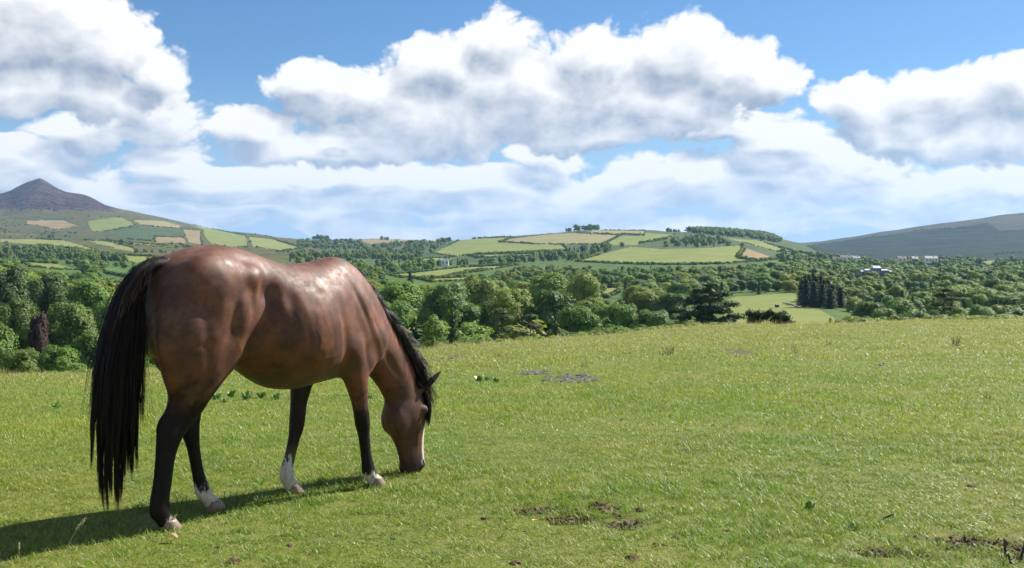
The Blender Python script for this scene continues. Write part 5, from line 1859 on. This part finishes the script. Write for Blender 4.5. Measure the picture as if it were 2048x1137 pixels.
def build_grass():
    r = np.random.default_rng(31)
    gm = grass_material('grass_blades', [(0.156, 0.272, 0.019), (0.245, 0.300, 0.032), (0.108, 0.226, 0.019), (0.40, 0.34, 0.17)], 0.24)
    tm = grass_material('tall_grass', [(0.32, 0.29, 0.12), (0.40, 0.33, 0.16), (0.22, 0.25, 0.07), (0.50, 0.42, 0.25)], 0.6, 0.5)

    def protos(spec, mat):
        L = []
        for s in spec:
            me = grass_clump(*s)
            me.materials.append(mat)
            L.append(me)
        return L

    def spots(y0, y1, dens, margin):
        n = int(dens * (y1 - y0) * ((0.96 * (y0 + y1) / 2) + 2 * margin))
        u = r.random(n)
        # even cover of the widening ground
        Y = np.sqrt(y0**2 + u * (y1**2 - y0**2)) if y0 > 4 else y0 + (y1 - y0) * u
        X = (r.random(n) * 2 - 1) * (0.48 * Y + margin)
        return X, Y

    def lay(name, zones, pr, label, seed, keep=None):
        pts, sz, kd, wd = [], [], [], []
        for (y0, y1, dens, margin, k0, k1, s0, s1) in zones:
            X, Y = spots(y0, y1, dens, margin)
            De = curve(EDGE_D, np.clip(1024 + F * X / Y, PX0, PX1))
            ok = (Y < De * 1.06) & (r.random(len(X)) > bareness(X, Y) * 1.25)
            X, Y = X[ok], Y[ok]
            if keep is not None:
                q = keep(X, Y)
                X, Y = X[q], Y[q]
            Z = height(X, Y)
            lush = np.clip(1.0 + 0.9 * fbm(X / 1.4, Y / 1.4, 3), 0.55, 1.7)
            s = r.uniform(s0, s1, len(X))
            pts.append(np.stack([X, Y, Z], 1))
            sz.append(s * lush)
            wd.append(s)
            kd.append(r.integers(k0, k1, len(X)))
        return scatter(name, np.concatenate(pts), np.concatenate(sz), np.concatenate(kd), pr, label, widths=np.concatenate(wd), tilt=0.12, seed=seed)
    near = [(400 + i, 34, 0.070, 0.016, 0.044, 0.0034, 3, 1.0) for i in range(6)]
    mid = [(420 + i, 26, 0.11, 0.018, 0.044, 0.0050, 2, 1.0) for i in range(4)]
    far = [(440 + i, 22, 0.20, 0.022, 0.055, 0.010, 2, 0.9) for i in range(4)]
    # the order of the copies in the set follows their names
    pr = protos(near + mid + far, gm)
    lay('grass', [(1.6, 4.2, 190, 2.2, 0, 6, 0.8, 1.25), (4.2, 9.5, 250, 2.2, 0, 6, 0.75, 1.3), (9.5, 19, 110, 3.0, 6, 10, 0.85, 1.4), (19, 56, 22, 4.0, 10, 14, 0.9, 1.5)], pr,
        'short grazed grass of the field', 5)

    def edge_zone(X, Y):
        px = np.clip(1024 + F * X / Y, PX0, PX1)
        De = curve(EDGE_D, px)
        n = fbm(X / 4.0 + 9, Y / 4.0, 3)
        return ((Y > De * 0.955) & (n + 0.25 > 0.0)) | ((n > 0.62) & (Y > 10))
    tall = protos([(460 + i, 9, 0.14, 0.12, 0.27, 0.006, 3, 0.5) for i in range(4)], tm)
    lay('tall_grass', [(9, 54, 9, 4.0, 0, 4, 0.7, 1.25)], tall, 'dry seeding grass along the far edge of the field', 6, edge_zone)


build_grass()


# ------------------------------------------------------------------ small things on the field
def simple_mat(name, a, b_, scale=20.0, rough=0.8, spec=0.3):
    m, k, b = material(name)
    tc = k.node('ShaderNodeTexCoord')
    k.put(b.inputs['Base Color'], k.mix(k.rng(k.noise(tc.outputs['Object'], scale, 4, 0.65), 0.35, 0.65), a, b_))
    b.inputs['Roughness'].default_value = rough
    b.inputs['Specular IOR Level'].default_value = spec
    return m


def clod_mesh(seed, mat, flat=0.5, n=2, rough=0.35):
    bm = bmesh.new()
    bmesh.ops.create_icosphere(bm, subdivisions=n, radius=1.0)
    for v in bm.verts:
        d = mnoise.fractal(v.co * 1.7 + Vector((seed * 3.1, seed, 0)), 0.7, 2.0, 4)
        v.co *= 1.0 + rough * 1.6 * d
        v.co.z *= flat
    me = bpy.data.meshes.new('clod')
    bm.to_mesh(me)
    bm.free()
    me.materials.append(mat)
    return me


def place(name, me, px, py, size, label, cat, group=None, rz=None, sink=0.2, rnd=None):
    x, y, z = ground_point(px, py)
    o = bpy.data.objects.new(name, me)
    C.objects.link(o)
    s = size if isinstance(size, tuple) else (size,) * 3
    o.scale = s
    o.location = (x, y, z - s[2] * sink)
    o.rotation_euler = (0, 0, random.random() * 6.28 if rz is None else rz)
    tag(o, label, cat, group)
    return o


random.seed(4)


def leaf_strip(base, tip, width, up=0.0, seg=6, fold=0.25, shape=lambda t: math.sin(math.pi * min(1, 0.08 + 0.92 * t))**0.7):
    base, tip = Vector(base), Vector(tip)
    d = tip - base
    side = d.cross(Vector((0, 0, 1))).normalized()
    V, Fc = [], []
    for j in range(seg + 1):
        t = j / seg
        c = base + d * t + Vector((0, 0, up * math.sin(math.pi * t)))
        w = width * shape(t) * 0.5
        V += [tuple(c - side * w + Vector((0, 0, fold * w))), tuple(c), tuple(c + side * w + Vector((0, 0, fold * w)))]
    for j in range(seg):
        for q in (0, 1):
            a = 3 * j + q
            Fc.append((a, a + 1, a + 4, a + 3))
    return V, Fc


def dock_weed(px, py, n, size, label, seed, mat, group='broad leaved weeds in the turf'):
    """rosette of broad upright leaves, each leaf its own part"""
    r = random.Random(seed)
    x, y, z = ground_point(px, py)
    root = empty('weed', (x, y, z), r.random() * 6)
    tag(root, label, 'weed', group)
    for i in range(n):
        a = 2.4 * i + r.uniform(-0.3, 0.3)
        L = size * r.uniform(0.6, 1.1)
        el = r.uniform(0.25, 1.05)
        V, Fc = leaf_strip((0.02 * math.cos(a), 0.02 * math.sin(a), -0.005), (L * math.cos(a) * math.cos(el), L * math.sin(a) * math.cos(el), L * math.sin(el)), L * 0.42, up=0.10 * L)
        mesh_obj('leaf', V, Fc, mat, root, smooth=True)
    return root


def rush_tuft(px, py, h, n, label, seed, mat):
    r = random.Random(seed)
    x, y, z = ground_point(px, py)
    b = Blob()
    for i in range(n):
        a = r.random() * 6.28
        d = 0.07 * math.sqrt(r.random())
        ln = r.uniform(0.05, 0.32)
        hh = h * r.uniform(0.55, 1.0)
        p = [(d * math.cos(a) + ln * hh * t * t * math.cos(a), d * math.sin(a) + ln * hh * t * t * math.sin(a), hh * t - 0.01, 0.0042 * (1.15 - t), 0.0042 * (1.15 - t)) for t in (0, 0.35, 0.7, 1.0)]
        b.limb(p, 4, 1)
    o = mesh_obj('rush_tuft', b.v, b.f, mat)
    o.location = (x, y, z)
    tag(o, label, 'rushes', 'tufts of rush in the field')
    return o


def stalk(px, py, h, lean, label, mat, headmat, seed, name='grass_stalk', group='dry grass stalks near the horse'):
    r = random.Random(seed)
    x, y, z = ground_point(px, py)
    root = empty(name, (x, y, z))
    tag(root, label, 'stalk', group)
    b = Blob()
    b.limb([(lean * t * t, 0, h * t - 0.01, 0.0011, 0.0011) for t in (0, 0.3, 0.6, 1.0)], 5, 2)
    mesh_obj('stem', b.v, b.f, mat, root, smooth=True)
    b = Blob()
    for i in range(22):
        t = 0.72 + 0.3 * i / 22
        a = 2.4 * i
        c = (lean * t * t + 0.003 * math.cos(a), 0.003 * math.sin(a), h * t)
        b.ell(c, (0.0016, 0.0016, 0.0048), n=5)
    mesh_obj('seed_head', b.v, b.f, headmat, root, smooth=True)
    return root


def ORD(n):
    one = ['', 'first', 'second', 'third', 'fourth', 'fifth', 'sixth', 'seventh', 'eighth', 'ninth', 'tenth', 'eleventh', 'twelfth', 'thirteenth', 'fourteenth', 'fifteenth', 'sixteenth', 'seventeenth', 'eighteenth', 'nineteenth']
    return one[n] if n < 20 else 'twentieth' if n == 20 else 'twenty-' + one[n - 20]


def build_small():
    soil = simple_mat('soil_clod', (0.050, 0.032, 0.020), (0.13, 0.088, 0.055), 3.0, 0.95, 0.1)
    dung = simple_mat('dry_dung', (0.085, 0.055, 0.030), (0.20, 0.145, 0.085), 4.0, 0.95, 0.1)
    stone = simple_mat('stone', (0.05, 0.042, 0.038), (0.19, 0.175, 0.165), 3.0, 0.85, 0.3)
    weed = simple_mat('dock_leaf', (0.10, 0.21, 0.03), (0.16, 0.27, 0.05), 9.0, 0.35, 0.5)
    rush = simple_mat('rush', (0.055, 0.085, 0.028), (0.10, 0.12, 0.045), 9.0, 0.5, 0.4)
    straw = simple_mat('straw', (0.42, 0.36, 0.20), (0.55, 0.48, 0.30), 30.0, 0.6, 0.3)
    twig = simple_mat('dead_stem', (0.035, 0.028, 0.022), (0.09, 0.07, 0.05), 30.0, 0.8, 0.2)
    leafm = simple_mat('dead_leaf', (0.26, 0.13, 0.075), (0.36, 0.22, 0.15), 14.0, 0.6, 0.3)
    clods = [clod_mesh(i, soil, 0.55) for i in range(5)]
    dungs = [clod_mesh(20 + i, dung, 0.6) for i in range(5)]
    # clods of turned earth in front: row and what they lie by
    spots = [(1085, 1026, 0.035, 'dark'), (1112, 1020, 0.026, 'dark'), (1100, 1036, 0.030, 'brown'), (1140, 1042, 0.024, 'brown'), (1195, 1008, 0.030, 'dark'), (1215, 1026, 0.034, 'brown'), (1235, 1030, 0.026, 'brown'), (1065, 1028, 0.022, 'dark'),
             (1200, 1018, 0.022, 'brown'), (1280, 1020, 0.026, 'dark'), (1325, 1028, 0.024, 'brown'), (1345, 1018, 0.018, 'dark'), (970, 1040, 0.022, 'dark'), (1316, 1092, 0.028, 'dark'), (1350, 1078, 0.026, 'brown'), (1268, 1118, 0.036, 'brown'),
             (1455, 1063, 0.022, 'dark'), (1520, 980, 0.022, 'dark'), (1652, 929, 0.022, 'dark'), (1940, 975, 0.026, 'dark'), (1244, 842, 0.030, 'brown'), (1900, 872, 0.022, 'dark'), (676, 1072, 0.018, 'brown'), (580, 1092, 0.020, 'brown'),
             (438, 1095, 0.020, 'brown'), (785, 1080, 0.020, 'dark'), (1032, 1130, 0.030, 'brown'), (466, 1126, 0.040, 'brown')]
    spots.sort()
    for i, (px, py, s, w) in enumerate(spots):
        me = (clods if w == 'dark' else dungs)[i % 5]
        place('soil_clod', me, px, py, (s * random.uniform(0.9, 1.5), s * random.uniform(0.9, 1.3), s), 'small %s crumbly clod in the turf, %s from the left of all clods' % (w, ORD(i + 1)), 'clod', 'clods of earth and dung in the near turf', sink=0.1)
    # stones of the bare patch: too small to pick apart
    r = np.random.default_rng(9)
    pts, sz, kd = [], [], []
    for (bx, by, a, b), n in ((BARE_W[0], 190), (BARE_W[1], 60), (BARE_W[8], 30)):
        for _ in range(n):
            q = r.uniform(-1, 1, 2)
            if q @ q > 1:
                continue
            x, y = bx + q[0] * a, by + q[1] * b
            pts.append((x, y, hz(x, y) - 0.01))
            sz.append(r.uniform(0.02, 0.075))
            kd.append(int(r.integers(3)))
    scatter('gravel', pts, sz, kd, [clod_mesh(40 + i, stone, 0.6, 1) for i in range(3)], 'grey stones lying in the bare patch of the field', seed=12)
    pts, sz, kd = [], [], []
    for (bx, by, a, b) in BARE_W[2:8] + BARE_W[9:10]:
        for _ in range(150):
            q = r.normal(0, 0.5, 2)
            x, y = bx + q[0] * a, by + q[1] * b
            pts.append((x, y, hz(x, y) - 0.012))
            sz.append(r.uniform(0.004, 0.017))
            kd.append(int(r.integers(3)))
    scatter('soil_crumbs', pts, sz, kd, [clod_mesh(50 + i, soil if i < 2 else dung, 0.7, 1) for i in range(3)], 'crumbs of loose earth scattered over the worn turf', seed=13)
    # weeds
    for i, (px, py, n, s, lab) in enumerate((
            (958, 765, 11, 0.20, 'leafy dock plant left of the stony bare patch'), (976, 763, 12, 0.22, 'biggest dock plant beside the stony bare patch'), (992, 766, 9, 0.17, 'small dock plant closest to the stony bare patch'),
            (432, 800, 9, 0.20, 'weed seen just right of the hind leg, under the belly'), (462, 797, 10, 0.22, 'broad leaved weed under the horse belly, second from the hind leg'), (492, 800, 10, 0.22, 'broad leaved weed under the horse belly, third from the hind leg'), (522, 797, 9, 0.20, 'broad leaved weed under the horse belly, fourth from the hind leg'),
            (552, 800, 9, 0.20, 'broad leaved weed under the belly closest to the fore leg'), (447, 806, 8, 0.15, 'low weed in front of the weeds under the belly'), (738, 800, 8, 0.13, 'small weed between the fore leg and the head'), (1618, 1020, 9, 0.09, 'green dandelion rosette in the near turf on the right'),
            (1705, 1060, 8, 0.07, 'small bright rosette near the short stick'), (110, 818, 9, 0.20, 'dark leafy weed in the turf left of the tail'))):
        dock_weed(px, py, n + 3, s * 0.62, lab, i, weed)
    for i, (px, py, h, n, lab) in enumerate(((1911, 693, 0.30, 26, 'dark green rush tuft standing alone far up the field on the right'), (1340, 712, 0.26, 22, 'rush tuft in the dry grass right of the bare patch'), (1325, 713, 0.2, 12, 'thin rush tuft touching the tuft right of the bare patch'),
                                            (1590, 710, 0.24, 12, 'slender rush tuft in the middle of the far field'), (1658, 692, 0.16, 16, 'short rush tuft near the crest below the olive bush'), (1975, 800, 0.10, 8, 'few dark rush stems on the right half of the field'), (995, 715, 0.16, 10, 'green thistle tuft behind the dock plants'), (1170, 735, 0.16, 8, 'thistle tuft above the stony bare patch'))):
        rush_tuft(px, py, h, n, lab, i, rush)
    # yellow flowers
    fm = simple_mat('yellow_petal', (0.75, 0.50, 0.02), (0.85, 0.62, 0.04), 10.0, 0.5, 0.3)
    for i, (px, py, s, lab) in enumerate(((1247, 712, 0.055, 'yellow ragwort flower far up the field'), (1060, 712, 0.05, 'yellow flower in the dry grass behind the bare patch'), (541, 782, 0.02, 'tiny yellow flower under the horse belly'), (449, 1003, 0.014, 'yellow buttercup between the hind legs'), (1068, 1060, 0.014, 'yellow buttercup below the turned earth'), (182, 828, 0.025, 'yellow flower beside the tail'))):
        x, y, z = ground_point(px, py)
        root = empty('flower', (x, y, z))
        tag(root, lab, 'flower', 'yellow flowers in the grass')
        b = Blob()
        hh = max(0.05, s * 2.2)
        b.limb([(0, 0, -0.01, 0.0015, 0.0015), (0.004, 0, hh * 0.5, 0.0015, 0.0015), (0, 0, hh, 0.0012, 0.0012)], 5, 1)
        mesh_obj('stem', b.v, b.f, weed, root, smooth=True)
        for j in range(6):
            a = j * 1.047
            V, Fc = leaf_strip((0, 0, hh), (s * math.cos(a), s * math.sin(a), hh + s * 0.45), s * 0.7, seg=3)
            mesh_obj('petal', V, Fc, fm, root)
    # stalks, dead stems, leaf, sticks
    stalk(575, 1068, 0.115, 0.02, 'pale seeding grass stalk standing in the horse shadow', straw, straw, 1)
    stalk(130, 1120, 0.20, 0.10, 'long leaning seed stalk at the lower left in shadow', straw, straw, 2)
    stalk(38, 1128, 0.10, 0.0, 'short upright seed stalk at the lower left corner', straw, straw, 3)
    stalk(330, 1068, 0.10, 0.06, 'bent straw in front of the near hind hoof', straw, straw, 4)
    stalk(772, 1058, 0.08, 0.03, 'short straw below the head of the horse', straw, straw, 5)
    for i, (px, py, h, ln, lab) in enumerate(((2012, 1118, 0.11, -0.01, 'dark dead stem, left of the pair at the lower right'), (2040, 1124, 0.12, 0.03, 'dark dead stem, right of the pair at the lower right'), (2024, 1130, 0.06, -0.02, 'short broken stem between the two dead stems'))):
        b = Blob()
        b.limb([(ln * t, 0, h * t - 0.01, 0.007 * (1.1 - 0.4 * t), 0.007 * (1.1 - 0.4 * t)) for t in (0, 0.3, 0.65, 1.0)], 7, 2)
        for j in range(3):
            a, t = 2.1 * j, 0.3 + 0.2 * j
            b.limb([(ln * t, 0, h * t, 0.003, 0.003), (ln * t + 0.03 * math.cos(a), 0.03 * math.sin(a), h * t + 0.02, 0.0015, 0.0015)], 5, 1)
        o = mesh_obj('dead_thistle', b.v, b.f, twig, smooth=True)
        x, y, z = ground_point(px, py)
        o.location = (x, y, z)
        tag(o, lab, 'dead weed', 'dead weed stems at the lower right')
    x, y, z = ground_point(1772, 1046)
    b = Blob()
    b.limb([(-0.04, 0, 0.004, 0.007, 0.007), (0, 0.004, 0.028, 0.006, 0.006), (0.045, 0, 0.05, 0.004, 0.004)], 7, 2)
    o = mesh_obj('stick', b.v, b.f, twig, smooth=True)
    o.location = (x, y, z)
    tag(o, 'short dark stick poking out of the turf on the right', 'stick')
    x, y, z = ground_point(345, 1086)
    V, Fc = leaf_strip((-0.03, 0.012, 0.035), (0.035, -0.012, 0.022), 0.034, up=0.012)
    o = mesh_obj('dead_leaf', V, Fc, leafm, smooth=True)
    o.location = (x, y, z)
    md = o.modifiers.new('thickness', 'SOLIDIFY')
    md.thickness = 0.001
    tag(o, 'reddish brown dead leaf in front of the near hind hoof', 'leaf')
    # the bird
    x, y, z = ground_point(1762, 736)
    root = empty('bird', (x, y, z), 0.1)
    root.scale = (0.42, 0.42, 0.42)
    tag(root, 'small black and white bird standing on the field', 'bird')
    blk = simple_mat('black_feather', (0.008, 0.008, 0.010), (0.016, 0.016, 0.022), 20.0, 0.45, 0.5)
    wht = simple_mat('white_feather', (0.72, 0.72, 0.70), (0.80, 0.80, 0.78), 20.0, 0.6, 0.3)
    b = Blob()
    b.limb([(-0.095, 0, 0.105, 0.012, 0.02), (-0.06, 0, 0.11, 0.032, 0.036), (0.0, 0, 0.115, 0.045, 0.046), (0.05, 0, 0.125, 0.036, 0.036), (0.085, 0, 0.150, 0.026, 0.026), (0.112, 0, 0.160, 0.026, 0.024), (0.135, 0, 0.158, 0.012, 0.011), (0.170, 0, 0.150, 0.003, 0.003)], 14, 4)
    mesh_obj('body', b.v, b.f, blk, root, smooth=True)
    b = Blob()
    b.limb([(-0.07, 0, 0.112, 0.008, 0.022), (-0.16, 0, 0.105, 0.006, 0.024), (-0.25, 0, 0.10, 0.004, 0.014)], 8, 2)
    mesh_obj('tail', b.v, b.f, blk, root, smooth=True)
    for s in (-1, 1):
        b = Blob()
        b.ell((-0.005, 0.036 * s, 0.118), (0.062, 0.014, 0.028))
        mesh_obj('wing', b.v, b.f, wht, root, smooth=True)
        b = Blob()
        b.limb([(0.0, 0.018 * s, 0.085, 0.004, 0.004), (-0.008, 0.018 * s, 0.045, 0.003, 0.003), (0.0, 0.018 * s, -0.005, 0.003, 0.003), (0.02, 0.018 * s, -0.006, 0.002, 0.003)], 6, 1)
        mesh_obj('leg', b.v, b.f, blk, root, smooth=True)


build_small()


# ------------------------------------------------------------------ buildings and things in the valley
def box(cx, cy, cz, sx, sy, sz):
    x0, x1, y0, y1, z0, z1 = cx - sx / 2, cx + sx / 2, cy - sy / 2, cy + sy / 2, cz, cz + sz
    V = [(x0, y0, z0), (x1, y0, z0), (x1, y1, z0), (x0, y1, z0), (x0, y0, z1), (x1, y0, z1), (x1, y1, z1), (x0, y1, z1)]
    Fc = [(0, 3, 2, 1), (4, 5, 6, 7), (0, 1, 5, 4), (1, 2, 6, 5), (2, 3, 7, 6), (3, 0, 4, 7)]
    return V, Fc


def gable(cx, cy, cz, sx, sy, h, over=0.3, hip=0.0):
    x0, x1, y0, y1 = cx - sx / 2 - over, cx + sx / 2 + over, cy - sy / 2 - over, cy + sy / 2 + over
    V = [(x0, y0, cz), (x1, y0, cz), (x1, y1, cz), (x0, y1, cz), (x0 + hip, cy, cz + h), (x1 - hip, cy, cz + h)]
    Fc = [(0, 3, 2, 1), (0, 1, 5, 4), (2, 3, 4, 5), (1, 2, 5), (3, 0, 4)]
    return V, Fc


def house(name, px, dist, blocks, label, cat, wall, roof, pane, drop=0.0, rz=0.0, chimneys=()):
    x = (px - 1024) / F * dist
    z = hz(x, dist) + drop
    root = empty(name, (x, dist, z), rz)
    tag(root, label, cat)
    for (cx, cy, w, d, h, rh, hip, nw, floors) in blocks:
        V, Fc = box(cx, cy, -1.0, w, d, h + 1.0)
        wl = mesh_obj('wall', V, Fc, wall, root)
        V, Fc = gable(cx, cy, h + 0.01, w, d, rh, 0.35, hip)
        mesh_obj('roof', V, Fc, roof, root)
        fh = h / floors
        for f in range(floors):
            for i in range(nw):
                wx = cx - w / 2 + w * (i + 0.5) / nw
                V, Fc = box(wx, cy - d / 2 - 0.02, f * fh + fh * 0.3, min(1.1, w / nw * 0.45), 0.12, fh * 0.5)
                mesh_obj('window', V, Fc, pane, root)
    for (cx, cy, cz) in chimneys:
        V, Fc = box(cx, cy, cz, 0.9, 0.9, 1.6)
        mesh_obj('chimney', V, Fc, wall, root)
    return root


def build_valley_things():
    grey = simple_mat('grey_stone', (0.22, 0.23, 0.26), (0.30, 0.31, 0.34), 2.0, 0.9, 0.2)
    lead = simple_mat('pale_roof', (0.42, 0.44, 0.48), (0.54, 0.56, 0.60), 1.0, 0.45, 0.5)
    white = simple_mat('white_render', (0.72, 0.72, 0.70), (0.80, 0.80, 0.78), 1.0, 0.8, 0.3)
    slate = simple_mat('slate', (0.20, 0.20, 0.22), (0.30, 0.29, 0.30), 1.0, 0.6, 0.4)
    tile = simple_mat('red_tile', (0.20, 0.14, 0.12), (0.27, 0.19, 0.16), 1.0, 0.8, 0.3)
    pane = simple_mat('window_glass', (0.03, 0.035, 0.04), (0.06, 0.065, 0.07), 1.0, 0.15, 0.6)
    d = 720
    house('mansion', 1752, d, [(0, 0, 8.0, 9, 7.6, 2.1, 0.6, 3, 2), (-8.2, 0.6, 8.2, 7.5, 5.6, 1.2, 2.0, 3, 2), (8.4, 0.6, 8.6, 7.5, 5.4, 1.2, 2.0, 3, 2), (-14.2, 1.2, 3.8, 6, 4.4, 0.9, 1.0, 1, 1), (14.6, 1.2, 3.8, 6, 4.4, 0.9, 1.0, 1, 1)],
          'grey stone mansion with pale roofs rising above the right wood', 'mansion', grey, lead, pane, drop=3.0, chimneys=((-5.0, 0.5, 6.0), (5.2, 0.5, 6.0))).scale = (0.64, 0.64, 0.72)
    for (px, dist, w, lab, rf, dr) in ((1692, 1350, 15, 'white house with reddish roof on the wooded ridge', tile, 3.5), (1712, 1330, 9, 'smaller white house beside the house with reddish roof', slate, 3.2), (1861, 1250, 14, 'long white house over the wood on the right', slate, 5.0), (1803, 1280, 10, 'pale cottage left of the long white house', tile, 4.5), (1829, 1260, 7, 'tiny white cottage just left of the long white house', slate, 4.5),
                                       (890, 1150, 8, 'white farmhouse among the trees behind the valley pasture', slate, 1.0)):
        house('house', px, dist, [(0, 0, w, 7, 4.6, 2.6, 0.0, max(2, int(w / 3.5)), 1)], lab, 'house', white, rf, pane, drop=dr, chimneys=((w * 0.3, 0, 6.4),))
    house('barn', 921, 560, [(0, 0, 6.5, 7, 1.8, 0.9, 0.0, 2, 1)], 'low barn with pale grey roof below the valley pasture', 'barn', grey, lead, pane, drop=0.4)
    # pale logs and a dark box on the pasture
    pale = simple_mat('peeled_log', (0.42, 0.39, 0.33), (0.56, 0.53, 0.47), 2.0, 0.8, 0.2)
    dark = simple_mat('dark_metal', (0.03, 0.035, 0.045), (0.05, 0.055, 0.065), 2.0, 0.5, 0.5)
    for (pa, pb, rad, lab) in (((1566, 606.5), (1582, 610), 0.24, 'pale felled log, left one on the pasture'), ((1580, 610), (1592, 613), 0.32, 'thicker pale log between two other logs on the pasture'), ((1590, 613), (1602, 617.5), 0.22, 'pale felled log, right one on the pasture')):
        a, c = Vector(ground_point(*pa)), Vector(ground_point(*pb))
        b = Blob()
        n = 5
        dv = c - a
        ax = Vector((0, 0, 1))
        s = dv.cross(ax).normalized()
        u = s.cross(dv).normalized()
        rings = []
        for j in range(n + 1):
            t = j / n
            rr = rad * (1.1 - 0.3 * t) * random.uniform(0.9, 1.1)
            p = dv * t + Vector((0, 0, rad * 0.8))
            rings.append([p + s * (rr * math.cos(q * 0.785)) + u * (rr * math.sin(q * 0.785)) for q in range(8)])
        b.loft(rings, 8)
        o = mesh_obj('log', b.v, b.f, pale, smooth=True)
        o.location = a
        tag(o, lab, 'log', 'pale logs on the pasture')
    x, y, z = ground_point(1554, 616)
    root = empty('feed_bin', (x, y, z), 0.3)
    tag(root, 'small dark box standing on the pasture left of the logs', 'feed bin')
    V, Fc = box(0, 0, 0.15, 1.1, 0.8, 0.75)
    mesh_obj('body', V, Fc, dark, root)
    V, Fc = gable(0, 0, 0.91, 1.1, 0.8, 0.22, 0.06)
    mesh_obj('lid', V, Fc, dark, root)
    for sx in (-0.45, 0.45):
        for sy in (-0.3, 0.3):
            V, Fc = box(sx, sy, -0.1, 0.08, 0.08, 0.25)
            mesh_obj('leg', V, Fc, dark, root)


build_valley_things()


# ------------------------------------------------------------------ the air over the valley
def build_haze():
    V, Fc = box(0, 5950, -120, 23200, 12300, 120 + 440)
    m = bpy.data.materials.new('air')
    m.use_nodes = True
    nt = m.node_tree
    nt.nodes.clear()
    out = nt.nodes.new('ShaderNodeOutputMaterial')
    vol = nt.nodes.new('ShaderNodeVolumePrincipled')
    vol.inputs['Color'].default_value = (0.34, 0.63, 1.0, 1)
    vol.inputs['Density'].default_value = 0.00005
    vol.inputs['Anisotropy'].default_value = 0.2
    nt.links.new(vol.outputs[0], out.inputs['Volume'])
    o = mesh_obj('haze', V, Fc, m)
    tag(o, label='thin blue summer haze over the valley', kind='stuff')


build_haze()
